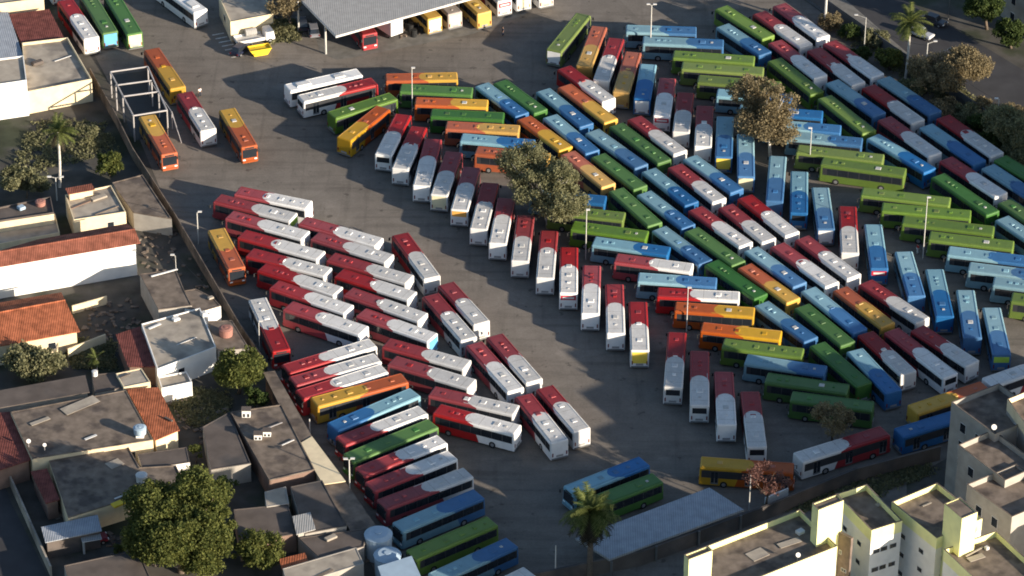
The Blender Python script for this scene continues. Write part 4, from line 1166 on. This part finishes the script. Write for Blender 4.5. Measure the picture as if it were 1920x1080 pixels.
def truck(label, px, py, rz, kind):
    p = at(px, py, 0); t = thing('flatbed_truck' if kind == 'flat' else 'box_truck', label, 'truck', p + Vector((0, 0, .004)), rz)
    bm = bmesh.new(); v, f = box(bm, 1.5, 3.1, -1.0, 1.0, .5, 2.2)
    for q in v:
        if q.co.z > 1 and q.co.x > 2: q.co.x -= .3
    bmesh.ops.bevel(bm, geom=bm.edges[:], offset=.12, segments=2, affect='EDGES'); obj('cab', bm, M['W'], t)
    bm = bmesh.new(); v, f = box(bm, 2.8, 3.05, -.85, .85, 1.3, 1.95)
    for q in v: q.co.x -= (q.co.z - .9) * .17
    obj('windscreen', bm, M['glass'], t)
    bm = bmesh.new(); box(bm, -3.2, 1.6, -.45, .45, .5, .75); obj('chassis', bm, M['black'], t)
    bm = bmesh.new()
    if kind == 'flat':
        box(bm, -3.2, 1.35, -1.1, 1.1, .75, .95)
        for a in ((-3.2, 1.35, -1.1, -1.04), (-3.2, 1.35, 1.04, 1.1), (-3.2, -3.14, -1.1, 1.1)): box(bm, *a, .95, 1.3)
        obj('flatbed', bm, M['ltrim'], t)
    else:
        box(bm, -3.2, 1.35, -1.15, 1.15, .75, 3.1); obj('cargo_box', bm, M['W'], t)
        bm = bmesh.new(); box(bm, -3.23, -3.18, -1.05, -.03, .85, 3.0); box(bm, -3.23, -3.18, .03, 1.05, .85, 3.0); obj('rear_door', bm, M['ltrim'], t)
    for x in (-2.2, 2.2):
        for s in (-1, 1):
            bm = bmesh.new(); tube(bm, (x, s * .7, .42), (x, s * 1.02, .42), .42, seg=12); w_ = obj('wheel', bm, M['rubber'], t)
            bm = bmesh.new(); tube(bm, (x, s * .95, .42), (x, s * 1.04, .42), .22, seg=8); obj('rim', bm, M['rim'], w_)
truck('white flatbed truck carrying a silver tank beside the gatehouse', 478, 80, R(22), 'flat')
truck('white box truck reversed under the workshop canopy', 722, 58, R(128), 'box')
p = at(470, 66, .98); bm = bmesh.new(); tube(bm, (-.9, 0, .6), (.9, 0, .6), .6, seg=16); o = tag(obj('liquid_tank', bm, M['sheet'], loc=p), 'silver tank lying on the white flatbed truck', 'tank'); o.rotation_euler = (0, 0, R(22))
# skip
p = at(487, 101, 0); t = thing('skip', 'yellow waste skip beside the white flatbed truck', 'skip', p + Vector((0, 0, .004)), R(20))
bm = bmesh.new(); v, f = box(bm, -1.7, 1.7, -.85, .85, .1, 1.15)
for q in v:
    if q.co.z < .5: q.co.x *= .62
bmesh.ops.delete(bm, geom=[f[1]], context='FACES_ONLY')
obj('bin', bm, M['skip'], t)
bm = bmesh.new(); prism(bm, [Vector((-1.5, -.8, 0)), Vector((1.5, -.8, 0)), Vector((1.5, .8, 0)), Vector((-1.5, .8, 0))], .8, .95); obj('waste_load', bm, M['skip'], t)
bm = bmesh.new(); ring(bm, [Vector((-1.75, -.9, 0)), Vector((1.75, -.9, 0)), Vector((1.75, .9, 0)), Vector((-1.75, .9, 0))], .1, 1.1, 1.2); obj('rim', bm, M['skip'], t)
# workshop clutter
rnd = random.Random(5)
wl = ['at the left of the workshop clutter', 'behind the first stack in the workshop', 'in the middle of the workshop clutter', 'right of the middle clutter', 'nearest the yellow topped bus', 'at the front of the workshop clutter']
for i, (x, y) in enumerate(((752, 52), (760, 44), (770, 58), (780, 50), (790, 60), (776, 68))):
    p = at(x, y, .01); bm = bmesh.new(); n = 2 + i % 3
    for k in range(n): tube(bm, (0, 0, .3 * k + .01), (0, 0, .3 * k + .28), .5, .5, 12)
    tag(obj('tyre_stack', bm, M['rubber'], loc=p), 'stack of black tyres ' + wl[i], 'tyre stack', 'tyre stacks in the workshop')
# ------------------------------------------------------------------ people
def person(label, px, py, rz, shirt, trousers, pose=0):
    p = at(px, py, 0.01); t = thing('person', label, 'person', p, rz)
    def skinned(name, pts, edges, rad, m, par):
        me = bpy.data.meshes.new(name); me.from_pydata(pts, edges, []); me.materials.append(m)
        o = bpy.data.objects.new(name, me); C.objects.link(o); o.parent = par
        md = o.modifiers.new('skin', 'SKIN')
        for i, r in enumerate(rad): me.skin_vertices[0].data[i].radius = (r, r)
        me.skin_vertices[0].data[0].use_root = True
        sb = o.modifiers.new('sub', 'SUBSURF'); sb.levels = 1; sb.render_levels = 2
        return o
    st = .12 if pose else .04
    J = [(0,0,.95),(0,0,1.2),(0,0,1.42),(0,0,1.52),(.01,0,1.64),
         (0,.1,.9),(st,.11,.5),(st*.6,.11,.08),(st*.6+.14,.12,.04),
         (0,-.1,.9),(-st*.4,-.11,.5),(-st*1.4,-.11,.08),(-st*1.4+.14,-.12,.04),
         (0,.19,1.40),(-.02,.25,1.12),(.1,.26,.88),(.14,.26,.8),
         (0,-.19,1.40),(.02,-.25,1.12),(.12,-.26,.9),(.16,-.26,.82)]
    E_ = [(0,1),(1,2),(2,3),(3,4),(0,5),(5,6),(6,7),(7,8),(0,9),(9,10),(10,11),(11,12),(2,13),(13,14),(14,15),(15,16),(2,17),(17,18),(18,19),(19,20)]
    Rd = [.13,.13,.14,.055,.10,.09,.062,.045,.04,.09,.062,.045,.04,.06,.045,.035,.035,.06,.045,.035,.035]
    skinned('body', J, E_, Rd, M['skin'], t)
    skinned('shirt', [J[0], J[1], J[2], J[13], J[14], J[17], J[18]], [(0,1),(1,2),(2,3),(3,4),(2,5),(5,6)], [.155,.155,.165,.085,.07,.085,.07], M[shirt], t)
    skinned('trousers', [J[0], J[5], J[6], J[7], J[9], J[10], J[11]], [(0,1),(1,2),(2,3),(0,4),(4,5),(5,6)], [.15,.11,.085,.07,.11,.085,.07], M[trousers], t)
    bm = bmesh.new(); bmesh.ops.create_uvsphere(bm, u_segments=10, v_segments=6, radius=.115, matrix=Matrix.Translation((-.02, 0, 1.69))); obj('hair', bm, M['black'], t, smooth=True)
person('person in dark clothes walking below the workshop canopy', 943, 68, R(200), 'cdark', 'cdark', 1)
person('person in a white shirt beside the red and white bus', 375, 182, R(-60), 'cwhite', 'cdark', 0)
person('person in red top and white trousers among the green buses', 1720, 476, R(200), 'cred', 'cwhite', 1)
person('person in dark clothes beside the workshop column', 626, 72, R(-90), 'cdark', 'cdark', 0)
# painted zebra marks near the skip and drain lines
bm = bmesh.new()
for i in range(7):
    a = at(398 + i * 6, 66 + i * 7, 0); b = at(420 + i * 6, 62 + i * 7, 0); u = (b - a).normalized(); n = Vector((-u.y, u.x, 0)) * .15
    bm.faces.new([bm.verts.new((q.x, q.y, .016)) for q in (a - n, b - n, b + n, a + n)])
struct('painted_hatching', bm, M['paint'])

# ------------------------------------------------------------------ ground cover and rubble
def inpoly(x, y, pts):
    c = False; n = len(pts)
    for i in range(n):
        a, b = pts[i], pts[i - 1]
        if (a[1] > y) != (b[1] > y) and x < (b[0] - a[0]) * (y - a[1]) / (b[1] - a[1]) + a[0]: c = not c
    return c
def scatter(name, label, cat, polys, m, n, maker, seed):
    rnd = random.Random(seed); bm = bmesh.new()
    for s_ in polys:
        pts = P(s_); xs = [p[0] for p in pts]; ys = [p[1] for p in pts]; k = 0; tries = 0
        while k < n and tries < n * 8:
            tries += 1
            x = rnd.uniform(min(xs), max(xs)); y = rnd.uniform(min(ys), max(ys))
            if inpoly(x, y, pts): maker(bm, at(x, y, 0), rnd); k += 1
    o = tag(obj(name, bm, M[m]), label, cat); o['kind'] = 'stuff'; return o
def tuft(bm, p, rnd):
    h = rnd.uniform(.1, .45)
    for _ in range(5): leaves(bm, p + Vector((rnd.gauss(0, .35), rnd.gauss(0, .35), h * .6)), .3, h * .5, 3, .2, rnd)
def lump(bm, p, rnd):
    s1, s2, s3 = rnd.uniform(.1, .5), rnd.uniform(.08, .3), rnd.uniform(.05, .3); a = rnd.uniform(0, 3.1)
    v, f = box(bm, -s1, s1, -s2, s2, 0, s3)
    for q in v: q.co = Matrix.Rotation(a, 3, 'Z') @ q.co + p + Vector((0, 0, .015))
scatter('weeds', 'scrubby weeds and low bushes on the verge and in the gardens', 'weeds',
    ['1560,60 1640,70 1800,200 1990,330 1960,345 1760,190', '60,230 190,225 225,290 150,300 90,320 20,330', '1690,120 1760,130 1860,220 1800,215', '120,640 210,640 215,690 140,690', '300,720 430,740 430,790 360,800', '500,40 560,40 560,75 510,80', '1420,950 1540,930 1700,870 1760,880 1600,950 1500,960'], 'leafO', 420, tuft, 41)
scatter('rubble', 'loose rubble and odds and ends strewn over the back yards', 'rubble',
    ['262,400 322,420 400,560 360,540 262,500', '150,570 260,560 265,620 160,650', '300,735 420,750 400,850 340,800', '100,940 240,930 230,960 110,985', '200,1000 300,1010 300,1060 210,1060', '440,20 560,10 600,60 520,80', '745,38 800,30 805,62 750,75', '395,770 440,760 445,900 400,950', '640,985 700,1000 690,1060 650,1060'], 'conc', 60, lump, 42)
# cables sagging over the yards
def cable(label, a, za, b, zb, sag=1.0):
    A, B = at(*a, za), at(*b, zb); bm = bmesh.new(); prev = A
    for i in range(1, 13):
        k = i / 12; q = A.lerp(B, k) - Vector((0, 0, sag * 4 * k * (1 - k))); tube(bm, prev - A, q - A, .025, seg=4); prev = q
    tag(obj('cable', bm, M['black'], loc=A), label, 'cable')
cable('cable from the crossarm pole to the post beside the boundary wall', (102, 334), 3.7, (366, 400), 4.6)
cable('cable from the thin yard post to the post beside the boundary', (331, 480), 5.0, (484, 605), 4.4)
cable('cable from the crossarm pole towards the left edge', (102, 334), 3.7, (-60, 300), 5.0)
cable('cable between the street lamps along the road', (1621, 36), 4.8, (1741, 85), 7.0)
cable('cable from the lamp by the golden trees to the right edge lamp', (1741, 85), 7.0, (1873, 189), 5.6)
# roof clutter, each item named by the roof it lies on
for k, (px, py, z, lx, ly, h, m_, lab, cat_) in enumerate((
    (70, 120, 3.5, .9, .5, .5, 'dconc', 'dark hatch box on the wide pale terrace roof', 'box'),
    (118, 110, 3.5, 1.5, .1, .08, 'ltrim', 'thin pale pipe lying on the wide pale terrace roof', 'pipe'),
    (150, 385, 3.4, 1.8, .12, .1, 'brownw', 'brown beam lying on the rough pale terrace', 'beam'),
    (185, 372, 3.4, 1.2, .5, .3, 'lconc', 'stack of slabs on the rough pale terrace', 'slab stack'),
    (200, 395, 3.4, 2.0, .1, .1, 'conc', 'long beam along the edge of the rough pale terrace', 'beam'),
    (40, 392, 4.0, .5, .5, .5, 'tank', 'small blue box on the dark flat roof at left', 'box'),
    (330, 600, 3.7, .5, .4, .35, 'white', 'small white box on the pale patched terrace', 'box'),
    (350, 640, 3.7, 1.6, .07, .06, 'ltrim', 'thin rod on the near side of the pale patched terrace', 'rod'),
    (382, 592, 3.7, .4, .4, .6, 'ltrim', 'pale vent at the far corner of the pale patched terrace', 'vent'),
    (395, 560, 3.4, .4, .3, .3, 'lconc', 'pale block on the roof with the sunlit end wall', 'block'),
    (235, 705, 3.6, .8, .12, .12, 'dconc', 'dark bar on the pale slab above the orange strip', 'bar'),
    (150, 760, 3.8, 2.6, .9, .05, 'lconc', 'pale patch of sheeting on the broad grey flat roof', 'sheet'),
    (75, 790, 3.8, 1.4, .35, .06, 'lconc', 'pale board at the left of the broad grey flat roof', 'board'),
    (170, 820, 3.8, .9, .2, .06, 'ltrim', 'thin board near the cream front of the broad roof', 'board'),
    (215, 870, 3.1, 1.0, .8, .06, 'lconc', 'pale square sheet on the grey brown slab roof', 'sheet'),
    (230, 930, 3.1, 1.2, .12, .1, 'ltrim', 'thin pale bar at the near side of the slab roof', 'bar'),
    (225, 945, 3.0, 1.1, .5, .3, 'skip', 'yellow box beside the blue grey carport', 'box'),
    (540, 830, 3.2, 1.0, .1, .08, 'ltrim', 'white bar on the shaded slab roof', 'bar'),
    (510, 800, 3.2, 1.6, .08, .08, 'metal', 'thin bent pipe on the shaded slab roof', 'pipe'),
    (620, 1010, 2.8, .8, .4, .3, 'lconc', 'grey block on the rubble strewn slab', 'block'),
    (600, 1080, 3.0, 2.0, .3, .1, 'conc', 'brown beam on the pale weathered roof strip', 'beam'),
    (1420, 1040, 15.0, 1.2, .9, .08, 'lconc', 'pale sheet at the left of the first lime yellow roof', 'sheet'),
    (1500, 1000, 15.0, .5, .4, .5, 'ltrim', 'pale box near the middle stair tower', 'box'),
    (1650, 945, 15.4, .6, .3, .1, 'lconc', 'pale block on the middle flats roof', 'block'),
    (1850, 1030, 14.8, .25, .25, .4, 'ltrim', 'small white vent on the bottom right flats roof', 'vent'))):
    slab_item(cat_.replace(' ', '_'), lab, cat_, px, py, z + .02, lx, ly, h, m_, .62 + (k % 3) * .03)
